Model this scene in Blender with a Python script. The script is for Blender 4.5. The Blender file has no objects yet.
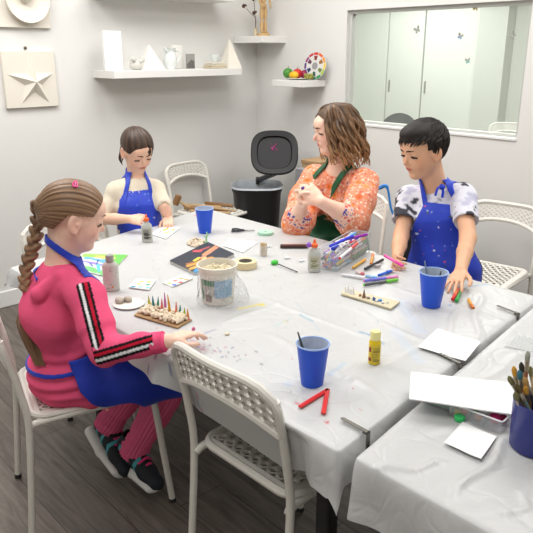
import bpy, math, random
import numpy as np
from mathutils import Vector, Matrix
random.seed(7); RNG = np.random.RandomState(5)
S = bpy.context.scene
COL = S.collection
PI = math.pi
def V(*a): return np.array(a, dtype=float)
# ------------------------------------------------------------------ camera
FPX = 654.0; PIT = math.radians(18.1); AZ = math.radians(46.8)
EYE = V(0, 0, 1.53)
FW = V(math.cos(AZ)*math.cos(PIT), math.sin(AZ)*math.cos(PIT), -math.sin(PIT))
RT = V(math.sin(AZ), -math.cos(AZ), 0); UP = np.cross(RT, FW)
FH = V(math.cos(AZ), math.sin(AZ), 0); ZZ = V(0, 0, 1.)
def ray(x, y): return FW + RT*(x-266.5)/FPX - UP*(y-266.5)/FPX
def P(x, y, k): return EYE + ray(x, y)*k          # point at a given depth
def T(x, y, z=.735):                                # point at a given height
    d = ray(x, y); return EYE + d*((z-EYE[2])/d[2])
def WY(x, y, Y):
    d = ray(x, y); return EYE + d*(Y/d[1])
def WX(x, y, X):
    d = ray(x, y); return EYE + d*(X/d[0])
cam = bpy.data.cameras.new('camera'); co = bpy.data.objects.new('camera', cam); COL.objects.link(co)
cam.sensor_width = 36; cam.lens = 36*FPX/533; cam.clip_start = .05
M = Matrix([[RT[i], UP[i], -FW[i], EYE[i]] for i in range(3)] + [[0, 0, 0, 1]])
co.matrix_world = M; S.camera = co
# ------------------------------------------------------------------ materials
MATS = {}
def nodes(name):
    m = bpy.data.materials.new(name); m.use_nodes = True
    nt = m.node_tree; b = nt.nodes['Principled BSDF']
    MATS[name] = m
    return m, nt, b
def s2l(c):
    return tuple(((v/12.92) if v <= .04045 else ((v+.055)/1.055)**2.4) for v in [x/255 for x in c])
def mat(name, rgb, rough=.5, metal=0, spec=.5, bump=0, bscale=40, vary=0, vscale=6, sss=0, trans=0, alpha=1, coat=0, ior=1.45):
    if name in MATS: return MATS[name]
    m, nt, b = nodes(name)
    c = (*s2l(rgb), 1)
    b.inputs['Base Color'].default_value = c; b.inputs['Roughness'].default_value = rough
    b.inputs['Metallic'].default_value = metal; b.inputs['Specular IOR Level'].default_value = spec
    b.inputs['IOR'].default_value = ior
    if sss:
        b.inputs['Subsurface Weight'].default_value = sss; b.inputs['Subsurface Radius'].default_value = (.012, .005, .003); b.inputs['Subsurface Scale'].default_value = 1
    if trans: b.inputs['Transmission Weight'].default_value = trans
    if alpha < 1: b.inputs['Alpha'].default_value = alpha
    if coat: b.inputs['Coat Weight'].default_value = coat
    tc = nt.nodes.new('ShaderNodeTexCoord')
    if vary:
        n = nt.nodes.new('ShaderNodeTexNoise'); n.inputs['Scale'].default_value = vscale; n.inputs['Detail'].default_value = 4
        r = nt.nodes.new('ShaderNodeMix'); r.data_type = 'RGBA'
        r.inputs[6].default_value = c; r.inputs[7].default_value = (*[max(0, v*(1-vary)) for v in c[:3]], 1)
        nt.links.new(tc.outputs['Object'], n.inputs['Vector']); nt.links.new(n.outputs['Fac'], r.inputs[0]); nt.links.new(r.outputs[2], b.inputs['Base Color'])
    if bump:
        n = nt.nodes.new('ShaderNodeTexNoise'); n.inputs['Scale'].default_value = bscale; n.inputs['Detail'].default_value = 5
        u = nt.nodes.new('ShaderNodeBump'); u.inputs['Strength'].default_value = bump; u.inputs['Distance'].default_value = .005
        nt.links.new(tc.outputs['Object'], n.inputs['Vector']); nt.links.new(n.outputs['Fac'], u.inputs['Height']); nt.links.new(u.outputs['Normal'], b.inputs['Normal'])
    return m
def attrmat(name, rough=.5, attr='col', bump=0, bscale=60, spec=.5, sss=0, fac=None, **kw):
    """colour from a per-vertex attribute (painted patterns that belong to the thing)"""
    if name in MATS: return MATS[name]
    m, nt, b = nodes(name)
    a = nt.nodes.new('ShaderNodeAttribute'); a.attribute_name = attr
    nt.links.new(a.outputs['Color'], b.inputs['Base Color']); b.inputs['Roughness'].default_value = rough
    b.inputs['Specular IOR Level'].default_value = spec
    if sss:
        b.inputs['Subsurface Weight'].default_value = sss; b.inputs['Subsurface Radius'].default_value = (.012, .005, .003); b.inputs['Subsurface Scale'].default_value = 1
    if bump:
        tc = nt.nodes.new('ShaderNodeTexCoord')
        n = nt.nodes.new('ShaderNodeTexNoise'); n.inputs['Scale'].default_value = bscale; n.inputs['Detail'].default_value = 5
        u = nt.nodes.new('ShaderNodeBump'); u.inputs['Strength'].default_value = bump; u.inputs['Distance'].default_value = .005
        nt.links.new(tc.outputs['Object'], n.inputs['Vector']); nt.links.new(n.outputs['Fac'], u.inputs['Height']); nt.links.new(u.outputs['Normal'], b.inputs['Normal'])
    return m
# ------------------------------------------------------------------ objects
def link(name, me, m=None, parent=None, smooth=True):
    o = bpy.data.objects.new(name, me); COL.objects.link(o)
    if m is not None:
        for q in (m if isinstance(m, (list, tuple)) else [m]): me.materials.append(q)
    if smooth: me.polygons.foreach_set('use_smooth', [True]*len(me.polygons))
    if parent is not None:
        o.parent = parent; o.matrix_parent_inverse = parent.matrix_world.inverted() if parent.parent is None else (parent.parent.matrix_world @ parent.matrix_parent_inverse @ parent.matrix_basis).inverted()
    return o
def tag(o, label=None, cat=None, group=None, kind=None):
    if label: o['label'] = label
    if cat: o['category'] = cat
    if group: o['group'] = group
    if kind: o['kind'] = kind
    return o
def empty(name, loc=(0, 0, 0), rz=0, label=None, cat=None, group=None):
    o = bpy.data.objects.new(name, None); COL.objects.link(o); o.empty_display_size = .05
    o.matrix_world = Matrix.Translation(Vector(loc)) @ Matrix.Rotation(rz, 4, 'Z')
    return tag(o, label, cat, group)
class MB:
    """collects shapes, then makes ONE mesh object"""
    def __init__(s): s.v = []; s.f = []; s.n = 0; s.mi = []; s.sm = []
    def add(s, v, f, mi=0, sm=True):
        v = np.asarray(v, float).reshape(-1, 3); s.v.append(v)
        for q in f: s.f.append([i+s.n for i in q]); s.mi.append(mi); s.sm.append(sm)
        s.n += len(v); return s
    def box(s, lo, hi, mi=0, R=None, c=None, bev=0):
        lo = V(*lo); hi = V(*hi)
        if bev:
            return s.rbox(lo, hi, bev, mi, R, c)
        v = np.array([[(lo, hi)[i][0], (lo, hi)[j][1], (lo, hi)[k][2]] for i in (0, 1) for j in (0, 1) for k in (0, 1)])
        f = [(0, 1, 3, 2), (4, 6, 7, 5), (0, 4, 5, 1), (2, 3, 7, 6), (0, 2, 6, 4), (1, 5, 7, 3)]
        if R is not None: v = v@np.array(R).T
        if c is not None: v = v+c
        return s.add(v, f, mi, False)
    def rbox(s, lo, hi, b, mi=0, R=None, c=None):
        # box with chamfered edges
        v = []; idx = {}
        for i in (0, 1):
            for j in (0, 1):
                for k in (0, 1):
                    p = V((lo, hi)[i][0], (lo, hi)[j][1], (lo, hi)[k][2]); sg = V(1-2*i, 1-2*j, 1-2*k)
                    for a in range(3):
                        q = p+sg*b; q[a] = p[a]; idx[(i, j, k, a)] = len(v); v.append(q)
        f = []
        for a in range(3):
            o1, o2 = [(1, 2), (0, 2), (0, 1)][a]
            for e in (0, 1):
                q = []
                for (m1, m2) in ((0, 0), (1, 0), (1, 1), (0, 1)):
                    t = [0, 0, 0]; t[a] = e; t[o1] = m1; t[o2] = m2; q.append(idx[(*t, a)])
                f.append(q)
            for m1 in (0, 1):
                for m2 in (0, 1):
                    t0 = [0, 0, 0]; t0[o1] = m1; t0[o2] = m2; t1 = list(t0); t1[a] = 1
                    f.append([idx[(*t0, o1)], idx[(*t1, o1)], idx[(*t1, o2)], idx[(*t0, o2)]])
        for i in (0, 1):
            for j in (0, 1):
                for k in (0, 1): f.append([idx[(i, j, k, a)] for a in range(3)])
        v = np.array(v)
        if R is not None: v = v@np.array(R).T
        if c is not None: v = v+c
        return s.add(v, f, mi, False)
    def tube(s, pts, r, n=10, mi=0, caps=True, flat=1.0, upv=None, closed=False):
        pts = np.asarray(pts, float); N = len(pts)
        r = np.full(N, r) if np.isscalar(r) else np.asarray(r, float)
        if closed: t = np.roll(pts, -1, 0)-np.roll(pts, 1, 0)
        else: t = np.gradient(pts, axis=0)
        t /= np.linalg.norm(t, axis=1)[:, None]+1e-12
        u = V(0, 0, 1.) if upv is None else V(*upv)
        if abs(t[0]@u) > .95: u = V(1., .2, 0)
        v = []; a = np.arange(n)*2*PI/n
        for i in range(N):
            u = u-t[i]*(u@t[i]); u /= np.linalg.norm(u)+1e-12; w = np.cross(t[i], u)
            v.append(pts[i]+r[i]*(np.cos(a)[:, None]*w+flat*np.sin(a)[:, None]*u))
        f = []
        for i in range(N if closed else N-1):
            j = (i+1) % N
            for k in range(n): f.append((i*n+k, i*n+(k+1) % n, j*n+(k+1) % n, j*n+k))
        if caps and not closed: f.append(tuple(range(n))[::-1]); f.append(tuple((N-1)*n+k for k in range(n)))
        return s.add(np.vstack(v), f, mi)
    def lathe(s, prof, n=28, mi=0, c=(0, 0, 0), R=None, sx=1, sy=1, cap=True):
        v = []; f = []; m = len(prof)
        for k in range(n):
            a = 2*PI*k/n
            for r, z in prof: v.append((r*math.cos(a)*sx, r*math.sin(a)*sy, z))
        for k in range(n):
            for i in range(m-1):
                f.append((k*m+i, ((k+1) % n)*m+i, ((k+1) % n)*m+i+1, k*m+i+1))
        if cap:
            if prof[0][0] > 1e-5: f.append([k*m for k in range(n)][::-1])
            if prof[-1][0] > 1e-5: f.append([k*m+m-1 for k in range(n)])
        v = np.array(v)
        if R is not None: v = v@np.array(R).T
        return s.add(v+V(*c), f, mi)
    def ball(s, c, r, mi=0, n=10, R=None, jit=0):
        r = V(*([r]*3 if np.isscalar(r) else r)); v = []; f = []
        for i in range(n+1):
            th = PI*i/n
            for k in range(2*n):
                a = PI*k/n; d = V(math.sin(th)*math.cos(a), math.sin(th)*math.sin(a), math.cos(th)); v.append(d*r)
        for i in range(n):
            for k in range(2*n): f.append((i*2*n+k, (i+1)*2*n+k, (i+1)*2*n+(k+1) % (2*n), i*2*n+(k+1) % (2*n)))
        v = np.array(v)
        if jit: v *= (1+jit*(fbm(v*(.6/max(r))*3+RNG.rand(3)*9)))[:, None]
        if R is not None: v = v@np.array(R).T
        return s.add(v+V(*c), f, mi)
    def prism(s, poly, z0, z1, mi=0, fn=None):
        n = len(poly); v = [(x, y, z0) for x, y in poly]+[(x, y, z1) for x, y in poly]
        f = [tuple(range(n))[::-1], tuple(range(n, 2*n))]+[(i, (i+1) % n, n+(i+1) % n, n+i) for i in range(n)]
        v = np.array(v, float)
        if fn is not None: v = np.array([fn(*q) for q in v])
        return s.add(v, f, mi, False)
    def build(s, name, m, parent=None, smooth=True, mirror=False):
        me = bpy.data.meshes.new(name); v = np.vstack(s.v)
        me.from_pydata(v.tolist(), [], s.f); me.update()
        o = link(name, me, m, parent, False)
        me.polygons.foreach_set('use_smooth', [bool(smooth and q) for q in s.sm]); me.polygons.foreach_set('material_index', s.mi)
        if smooth:
            try: me.set_sharp_from_angle(angle=math.radians(42))
            except Exception: pass
        return o
def copy_tree(o, parent=None):
    c = o.copy(); COL.objects.link(c)
    if parent is not None: c.parent = parent
    for ch in o.children: copy_tree(ch, c)
    return c
def setcol(me, arr, name='col'):
    a = me.color_attributes.new(name, 'FLOAT_COLOR', 'POINT')
    c = np.ones((len(me.vertices), 4), np.float32); c[:, :arr.shape[1]] = arr; a.data.foreach_set('color', c.ravel())
def rotz(a): c, s_ = math.cos(a), math.sin(a); return np.array([[c, -s_, 0], [s_, c, 0], [0, 0, 1.]])
def frame(x, z):
    """rotation matrix whose columns are forward x, left y, up z"""
    x = np.array(x, float); x /= np.linalg.norm(x); z = np.array(z, float); z = z-x*(z@x); z /= np.linalg.norm(z)
    return np.stack([x, np.cross(z, x), z], 1)
# cheap smooth noise from sine waves
_K = RNG.randn(14, 3); _K /= np.linalg.norm(_K, axis=1)[:, None]; _PH = RNG.rand(14)*6.28
def fbm(p, o=0):
    x, y, z = p[..., 0], p[..., 1], p[..., 2]; r = 0
    for i in range(7):
        k = _K[(i+o) % 14]*(1+i*.45); r = r+np.sin(k[0]*6*x+k[1]*6*y+k[2]*6*z+_PH[(i+o) % 14]+1.5*np.sin(3*k[1]*x-2*k[0]*z))/(1+i*.45)
    return r/3
def smooth(a, n=3, it=2):
    """Catmull-Rom resample of a polyline"""
    a = np.asarray(a, float); out = []
    q = np.vstack([2*a[0]-a[1], a, 2*a[-1]-a[-2]])
    for i in range(1, len(q)-2):
        for t in np.arange(n)/n:
            out.append(.5*((2*q[i])+(-q[i-1]+q[i+1])*t+(2*q[i-1]-5*q[i]+4*q[i+1]-q[i+2])*t*t+(-q[i-1]+3*q[i]-3*q[i+1]+q[i+2])*t**3))
    out.append(a[-1]); return np.array(out)
def rrect(w, h, r, n=5):
    p = []
    for cx, cy, a0 in ((w/2-r, h/2-r, 0), (-w/2+r, h/2-r, PI/2), (-w/2+r, -h/2+r, PI), (w/2-r, -h/2+r, 1.5*PI)):
        for i in range(n+1): a = a0+i*PI/2/n; p.append((cx+r*math.cos(a), cy+r*math.sin(a)))
    return p
# ------------------------------------------------------------------ room
XW, YW = 3.607, 3.95
def ruled_mat(name, rgb, **k): return mat(name, rgb, **k)
M_WALL = mat('wall_paint', (226, 225, 222), .75, bump=.05, bscale=180, spec=.25)
M_TRIM = mat('white_trim', (232, 232, 230), .45)
M_SHELF = mat('white_shelf', (232, 231, 228), .4)
def floor_mat():
    m, nt, b = nodes('vinyl_plank_floor'); N = nt.nodes; L = nt.links
    tc = N.new('ShaderNodeTexCoord'); mp = N.new('ShaderNodeMapping'); mp.inputs['Rotation'].default_value = (0, 0, math.radians(91))
    L.new(tc.outputs['Object'], mp.inputs['Vector'])
    br = N.new('ShaderNodeTexBrick'); br.offset = .37; br.inputs['Scale'].default_value = 1
    br.inputs['Brick Width'].default_value = 1.2; br.inputs['Row Height'].default_value = .18; br.inputs['Mortar Size'].default_value = .0016
    br.inputs['Color1'].default_value = (*s2l((124, 116, 108)), 1); br.inputs['Color2'].default_value = (*s2l((103, 95, 88)), 1); br.inputs['Mortar'].default_value = (*s2l((58, 52, 48)), 1)
    br.inputs['Mortar Smooth'].default_value = .2
    L.new(mp.outputs[0], br.inputs['Vector'])
    m2 = N.new('ShaderNodeMapping'); m2.inputs['Scale'].default_value = (1.6, 16, 1); L.new(mp.outputs[0], m2.inputs['Vector'])
    n = N.new('ShaderNodeTexNoise'); n.inputs['Scale'].default_value = 2.2; n.inputs['Detail'].default_value = 8; n.inputs['Roughness'].default_value = .62; n.inputs['Distortion'].default_value = 1.1
    L.new(m2.outputs[0], n.inputs['Vector'])
    r = N.new('ShaderNodeValToRGB'); r.color_ramp.elements[0].position = .32; r.color_ramp.elements[0].color = (.52, .50, .48, 1); r.color_ramp.elements[1].position = .68; r.color_ramp.elements[1].color = (1.22, 1.22, 1.22, 1)
    L.new(n.outputs['Fac'], r.inputs[0])
    x = N.new('ShaderNodeMix'); x.data_type = 'RGBA'; x.blend_type = 'MULTIPLY'; x.inputs[0].default_value = 1
    L.new(br.outputs['Color'], x.inputs[6]); L.new(r.outputs[0], x.inputs[7]); L.new(x.outputs[2], b.inputs['Base Color'])
    b.inputs['Roughness'].default_value = .5
    u = N.new('ShaderNodeBump'); u.inputs['Strength'].default_value = .15; u.inputs['Distance'].default_value = .003
    L.new(n.outputs['Fac'], u.inputs['Height']); L.new(u.outputs[0], b.inputs['Normal'])
    return m
def struct(name, mb, m, parent=None):
    o = mb.build(name, m, parent, smooth=False)
    if parent is None: o['kind'] = 'structure'
    return o
X0, Y0, XB, YB, CH = -1.3, -1.3, 8.0, 7.0, 2.65
struct('floor', MB().box((X0-.1, Y0-.1, -.08), (XB+.1, YB+.1, 0)), floor_mat())
struct('ceiling', MB().box((X0-.1, Y0-.1, CH), (XB+.1, YB+.1, CH+.1)), M_WALL)
struct('wall_left', MB().box((X0-.1, YW, 0), (XW+.09, YW+.1, CH)), M_WALL)
struct('wall_back', MB().box((X0-.1, Y0, 0), (X0, YW, CH)), M_WALL)
struct('wall_near', MB().box((X0-.1, Y0-.1, 0), (XB+.1, Y0, CH)), M_WALL)
# right wall with the interior window
WZ0, WZ1, WA, WB = 1.062, 1.80, 1.765, 3.05
wr = MB(); WT = .09
wr.box((XW, Y0, 0), (XW+WT, YW, WZ0)).box((XW, Y0, WZ1), (XW+WT, YW, CH)).box((XW, WB, WZ0), (XW+WT, YW, WZ1)).box((XW, Y0, WZ0), (XW+WT, WA, WZ1))
struct('wall_right', wr, M_WALL)
for nm, lo, hi in (('baseboard_left', (X0, YW-.014, 0), (XW, YW, .105)), ('baseboard_right', (XW-.014, Y0, 0), (XW, YW-.014, .105))):
    struct(nm, MB().box(lo, hi, bev=.004), M_TRIM)
struct('baseboard_back', MB().box((X0, Y0, 0), (X0+.014, YW-.014, .105), bev=.004), M_TRIM)
# window: frame, sill, glass
wf = empty('window_1', (XW, (WA+WB)/2, WZ0)); wf['kind'] = 'structure'
g = MB(); fr = .022
g.box((XW+.03, WA, WZ0), (XW+.07, WA+fr, WZ1)).box((XW+.03, WB-fr, WZ0), (XW+.07, WB, WZ1)).box((XW+.03, WA+fr, WZ0), (XW+.07, WB-fr, WZ0+fr)).box((XW+.03, WA+fr, WZ1-fr), (XW+.07, WB-fr, WZ1))
g.build('window_frame', mat('window_frame_grey', (196, 197, 192), .45), wf, smooth=False)
MB().box((XW-.008, WA-.0, WZ0-.012), (XW+.03, WB+.0, WZ0+.006), bev=.004).build('window_sill', M_TRIM, wf, smooth=False)
M_GLASS = mat('pane_glass', (236, 244, 238), .02, alpha=.07, spec=.6)
MB().box((XW+.048, WA+fr, WZ0+fr), (XW+.054, WB-fr, WZ1-fr)).build('pane', M_GLASS, wf, smooth=False)
# the room beyond the glass
M_FAR = mat('far_room_paint', (222, 226, 217), .7, spec=.3)
M_DOOR = mat('pale_door_panel', (226, 230, 222), .35)
M_DARK = mat('dark_gap', (130, 132, 124), .6)
struct('wall_far', MB().box((XB, Y0, 0), (XB+.1, YB, CH)), M_FAR)
struct('wall_far_side', MB().box((XW+.09, YB, 0), (XB, YB+.1, CH)), M_FAR)
struct('wall_side', MB().box((XW, YW+.1, 0), (XW+.09, YB, CH)), M_FAR)
ya, yb, yc = WX(478, 60, XB-.12)[1], WX(427, 4, XB-.06)[1], WX(390, 8, XB-.06)[1]
dn = 1
for y1, y2 in ((ya+.02, yb-.012), (yb+.012, yc-.012), (yc+.012, yc+1.1)):
    d = struct('door_%d' % dn, MB().box((XB-.06, y1, .02), (XB-.01, y2, CH-.1), bev=.004), M_DOOR); dn += 1
    MB().box((XB-.075, y2-.06, 1.0), (XB-.055, y2-.04, 1.16), bev=.004).build('door_handle', M_DARK, d, smooth=False)
struct('trim_1', MB().box((XB-.02, ya, 0), (XB-.005, yc+1.1, CH-.02)), M_DARK)
yp = WX(508, 20, XB-.2)[1]
struct('wall_pillar', MB().box((XB-.2, yp, 0), (XB-.01, ya-.01, CH)), mat('pillar_grey', (206, 210, 202), .7))
# ------------------------------------------------------------------ chairs
M_CHAIR = mat('white_chair_steel', (226, 223, 214), .4)
M_PLAST = mat('white_chair_plastic', (229, 226, 218), .45)
M_FOOT = mat('black_foot', (44, 43, 41), .6)
def cells(mb, nu, nv, fn, th, hole, hr=.5, m=8, skip=None):
    """a panel of nu x nv square cells each with a hole; fn(u,v) -> (point, normal)"""
    V_ = []; F_ = []
    def pt(u, v, s):
        p, n = fn(u, v); V_.append(p+n*s*th/2); return len(V_)-1
    for i in range(nu):
        for j in range(nv):
            cu, cv = (i+.5)/nu, (j+.5)/nv; sq = []; ho = []
            for k in range(m):
                a = 2*PI*(k+.5)/m; c_, s_ = math.cos(a), math.sin(a); t = .5/max(abs(c_), abs(s_))
                sq.append((cu+(t*c_ if m > 4 else t*c_)/nu, cv+t*s_/nv)); ho.append((cu+hole*c_/nu, cv+hole*hr*2*s_/nv))
            solid = skip and skip(i, j)
            idx = {}
            for s in (1, -1):
                idx[s] = ([pt(*q, s) for q in sq], [pt(*q, s) for q in ho])
                for k in range(m):
                    k2 = (k+1) % m; q = (idx[s][0][k], idx[s][0][k2], idx[s][1][k2], idx[s][1][k])
                    F_.append(q if s > 0 else q[::-1])
                if solid: F_.append(idx[s][1] if s > 0 else idx[s][1][::-1])
            if not solid:
                for k in range(m):
                    k2 = (k+1) % m; F_.append((idx[1][1][k], idx[1][1][k2], idx[-1][1][k2], idx[-1][1][k]))
    mb.add(np.array(V_), F_, 0, False)
def make_chair():
    r = empty('folding_style_chair')
    W = .2
    for s in (-1, 1):
        y = s*(W-.012)
        # front leg and seat rail, one bent tube
        pts = smooth([(.245, y*1.04, .012), (.222, y*1.02, .22), (.202, y, .40), (.185, y, .432), (.15, y, .442), (0, y, .438), (-.17, y*.98, .428), (-.2, y, .415)], 5)
        fl = MB().tube(pts, .0115, 10).build('front_leg', M_CHAIR, r)
        MB().tube([(.2455, y*1.04, 0), (.2445, y*1.04, .016)], .0126, 10).build('foot_cap', M_FOOT, fl)
        pts = smooth([(-.235, y*1.05, .012), (-.215, y*1.05, .22), (-.2, y*1.05, .44), (-.215, y*1.05, .56), (-.226, y*1.05, .62), (-.238, y*1.045, .68), (-.250, y*1.03, .725)], 5)
        bl = MB().tube(pts, .0112, 10).build('back_leg', M_CHAIR, r)
        MB().tube([(-.2355, y*1.05, 0), (-.2345, y*1.05, .016)], .0126, 10).build('foot_cap', M_FOOT, bl)
    # seat shell
    def sf(u, v):
        x = -.16+.335*u; y = (v-.5)*.32
        z = .452-.012*math.sin(PI*u)*math.sin(PI*v)-.012*max(0, (u-.85)/.15)**2
        return V(x, y, z), V(0, 0, 1.)
    mb = MB(); cells(mb, 8, 9, sf, .008, .30, .5, skip=lambda i, j: i in (7,))
    rim = []
    for q in rrect(.375, .37, .05, 5): rim.append((q[0]+.005, q[1], .447-(.01 if q[0] > .15 else 0)))
    rim = np.array(rim); mb.tube(rim, .011, 8, closed=True)
    # web between the holes and the rim
    inner = [sf(u, v)[0] for u, v in [(1, .5), (1, .7), (1, .9), (1, 1), (.9, 1), (.6, 1), (.5, 1), (.4, 1), (.1, 1), (0, 1), (0, .9), (0, .6), (0, .5), (0, .4), (0, .1), (0, 0), (.1, 0), (.4, 0), (.5, 0), (.6, 0), (.9, 0), (1, 0), (1, .1), (1, .3)]]
    n = len(rim); vv = []; ff = []
    o_ = rim[[np.argmin(np.arctan2(rim[:, 1], rim[:, 0]-.005)*0+np.linalg.norm((rim-np.array(p))[:, :2], axis=1)) for p in inner]]
    for s in (.003, -.003):
        b0 = len(vv); k_ = len(inner)
        for p in inner: vv.append(p+V(0, 0, s))
        for p in o_: vv.append(p+V(0, 0, s))
        for i in range(k_): j = (i+1) % k_; q = (b0+i, b0+j, b0+k_+j, b0+k_+i); ff.append(q if s < 0 else q[::-1])
    mb.add(np.array(vv), ff, 0, False)
    mb.build('seat', M_PLAST, r)
    # back panel
    def bf(u, v):
        y = (.5-u)*.384; e = abs(2*u-1)
        zt = .772-.036*e**6; zb = .668-.042*e**2.4; z = zb+.014+(zt-zb-.028)*v
        x = -.222-.26*(z-.6)-.022*(1-e*e)
        return V(x, y, z), V(.97, 0, .25)
    mb = MB(); cells(mb, 13, 4, bf, .006, .27, .5)
    rim = [bf(u, 1.06)[0] for u in np.linspace(0, 1, 13)]+[bf(1.02, v)[0] for v in np.linspace(.9, .1, 5)]+[bf(u, -.06)[0] for u in np.linspace(1, 0, 13)]+[bf(-.02, v)[0] for v in np.linspace(.1, .9, 5)]
    mb.tube(rim, .0108, 8, closed=True, upv=(1, 0, 0))
    mb.build('backrest', M_PLAST, r)
    return r
chair0 = make_chair()
GC = 'white perforated chairs'
chairs = [  # x, y, heading, label
 (.925, 1.925, -17, 'white perforated chair the girl in the pink hoodie sits on', 1),
 (1.155, 1.125, 0, 'empty white perforated chair in the foreground, its back towards the camera', (1, .98, 1.08)),
 (2.86, 3.62, -83, 'white perforated chair by the wall holding wooden clay tools on its seat', 1),
 (2.66, 2.28, 196, 'white perforated chair the woman in the green apron sits on', 1),
 (3.00, 1.58, 187, 'empty white perforated chair behind the boy, against the wall under the window', 1),
 (1.33, 2.63, -100, 'white perforated chair mostly hidden behind the girl with the long braid', 1),
 (7.0, 3.55, 205, 'white perforated chair in the room beyond the window glass', 1)]
for i, (x, y, a, lb, sc) in enumerate(chairs):
    c = chair0 if i == 0 else copy_tree(chair0)
    c.location = (x, y, 0); c.rotation_euler = (0, 0, math.radians(a)); c.scale = sc if sc != 1 else (1, 1, 1); tag(c, lb, 'chair', GC)
# black chair in the far room
p = P(399, 124, 7.9)
r = empty('black_chair', (0, 0, 0), 0, 'black chair in the far room, only its rounded top showing above the sill', 'chair')
MB().lathe([(0, .44), (.2, .44), (.22, .46), (.2, .49), (0, .5)], 20).build('seat', mat('black_seat', (45, 47, 46), .6), r)
mb = MB(); q = []
for a in np.linspace(-PI/2, PI/2, 15): q.append((.24*math.sin(a), .58+.24*math.cos(a)))
q += [(.2, .52), (-.2, .52)]
mb.prism(q, -.02, .02, fn=lambda x, y, z: (-.2+z-.2*(y-.5), x, y)).build('backrest', mat('black_seat', (45, 47, 46), .6), r)
for a in range(4):
    c_, s_ = math.cos(a*PI/2+.8), math.sin(a*PI/2+.8)
    MB().tube([(.15*c_, .15*s_, .44), (.23*c_, .23*s_, 0)], .013, 8).build('leg', M_FOOT, r)
MB().tube([(-.19, 0, .44), (-.2, 0, .56)], .02, 8).build('back_post', M_FOOT, r)
r.location = (p[0], p[1], 0); r.rotation_euler = (0, 0, math.radians(215))
# ------------------------------------------------------------------ tables
TZ = .73
M_TOP = mat('grey_table_top', (190, 190, 188), .5)
M_TLEG = mat('black_table_leg', (30, 30, 31), .45)
def quad_table(name, q, label, legs):
    c = np.mean(q, 0); r = empty(name, (c[0], c[1], 0), 0, label, 'table')
    MB().prism([(x, y) for x, y in q], TZ-.032, TZ-.005).build('tabletop', M_TOP, r, smooth=False)
    for x, y in legs:
        MB().box((x-.02, y-.02, 0), (x+.02, y+.02, TZ-.032), bev=.004).build('leg', M_TLEG, r, smooth=False)
    return r
Q1 = [(.935, .775), (2.12, .90), (2.12, 2.74), (.945, 2.45)]
Q2 = [(.945, -.62), (2.12, -.62), (2.12, .865), (.945, .715)]
quad_table('work_table', Q1, 'long table under the big white plastic cloth, children gathered round it', [(.99, .845), (2.06, .96), (2.06, 2.65), (1.187, 2.303)])
quad_table('side_table', Q2, 'second table at the right under a white cloth, holding the brush pot', [(1.08, .64), (2.06, .78), (1.0, -.55), (2.06, -.55)])
MB().tube([(1.0, .72, .33), (1.35, .55, .62)], .014, 8).build('diagonal_brace', M_TLEG, bpy.data.objects['side_table'])
# cloths
def stain_col(X, Y, marks, spots):
    c = np.ones((len(X), 3))*np.array(s2l((226, 226, 224)))
    return c
def cloth_mat():
    m = attrmat('white_plastic_cloth', .34, bump=.0, spec=.5); nt = m.node_tree; N = nt.nodes; L = nt.links; b = N['Principled BSDF']
    tc = N.new('ShaderNodeTexCoord')
    n1 = N.new('ShaderNodeTexNoise'); n1.inputs['Scale'].default_value = 5; n1.inputs['Detail'].default_value = 6; n1.inputs['Distortion'].default_value = 1.6
    n2 = N.new('ShaderNodeTexVoronoi'); n2.feature = 'DISTANCE_TO_EDGE'; n2.inputs['Scale'].default_value = 7
    n3 = N.new('ShaderNodeTexNoise'); n3.inputs['Scale'].default_value = 3
    wv = N.new('ShaderNodeVectorMath'); wv.operation = 'ADD'; L.new(tc.outputs['Object'], wv.inputs[0]); L.new(n3.outputs['Color'], wv.inputs[1]); L.new(tc.outputs['Object'], n3.inputs['Vector'])
    L.new(tc.outputs['Object'], n1.inputs['Vector']); L.new(wv.outputs[0], n2.inputs['Vector'])
    rp = N.new('ShaderNodeMapRange'); rp.inputs[1].default_value = 0; rp.inputs[2].default_value = .12; L.new(n2.outputs[0], rp.inputs[0])
    ad = N.new('ShaderNodeMath'); ad.operation = 'ADD'; L.new(n1.outputs['Fac'], ad.inputs[0])
    ml = N.new('ShaderNodeMath'); ml.operation = 'MULTIPLY'; ml.inputs[1].default_value = .16; L.new(rp.outputs[0], ml.inputs[0]); L.new(ml.outputs[0], ad.inputs[1])
    u = N.new('ShaderNodeBump'); u.inputs['Strength'].default_value = .35; u.inputs['Distance'].default_value = .012
    L.new(ad.outputs[0], u.inputs['Height']); L.new(u.outputs[0], b.inputs['Normal'])
    tr = N.new('ShaderNodeBsdfTranslucent'); tr.inputs['Color'].default_value = (.85, .85, .84, 1)
    mx = N.new('ShaderNodeMixShader'); mx.inputs[0].default_value = .18
    L.new(b.outputs[0], mx.inputs[1]); L.new(tr.outputs[0], mx.inputs[2]); L.new(mx.outputs[0], N['Material Output'].inputs[0])
    return m
M_CLOTH = cloth_mat()
def paint(p, base, segs, spots):
    c = np.ones((len(p), 3))*np.array(s2l(base)); xy = p[:, :2]
    n = fbm(p*9)
    for (a, b, w, rgb, st) in segs:
        a = V(*a)[:2]; b = V(*b)[:2]; t = np.clip(((xy-a)@(b-a))/((b-a)@(b-a)), 0, 1)
        d = np.linalg.norm(xy-(a+t[:, None]*(b-a)), axis=1)+.3*w*n
        k = np.clip((w-d)/(w*.6), 0, 1)*st; c = c*(1-k[:, None])+np.array(s2l(rgb))*k[:, None]
    for (a, r, rgb, st) in spots:
        d = np.linalg.norm(xy-V(*a)[:2], axis=1)+.35*r*fbm(p*(2./r)*.02+a[0]*9)
        k = np.clip((r-d)/(r*.4), 0, 1)*st; c = c*(1-k[:, None])+np.array(s2l(rgb))*k[:, None]
    return c
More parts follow.
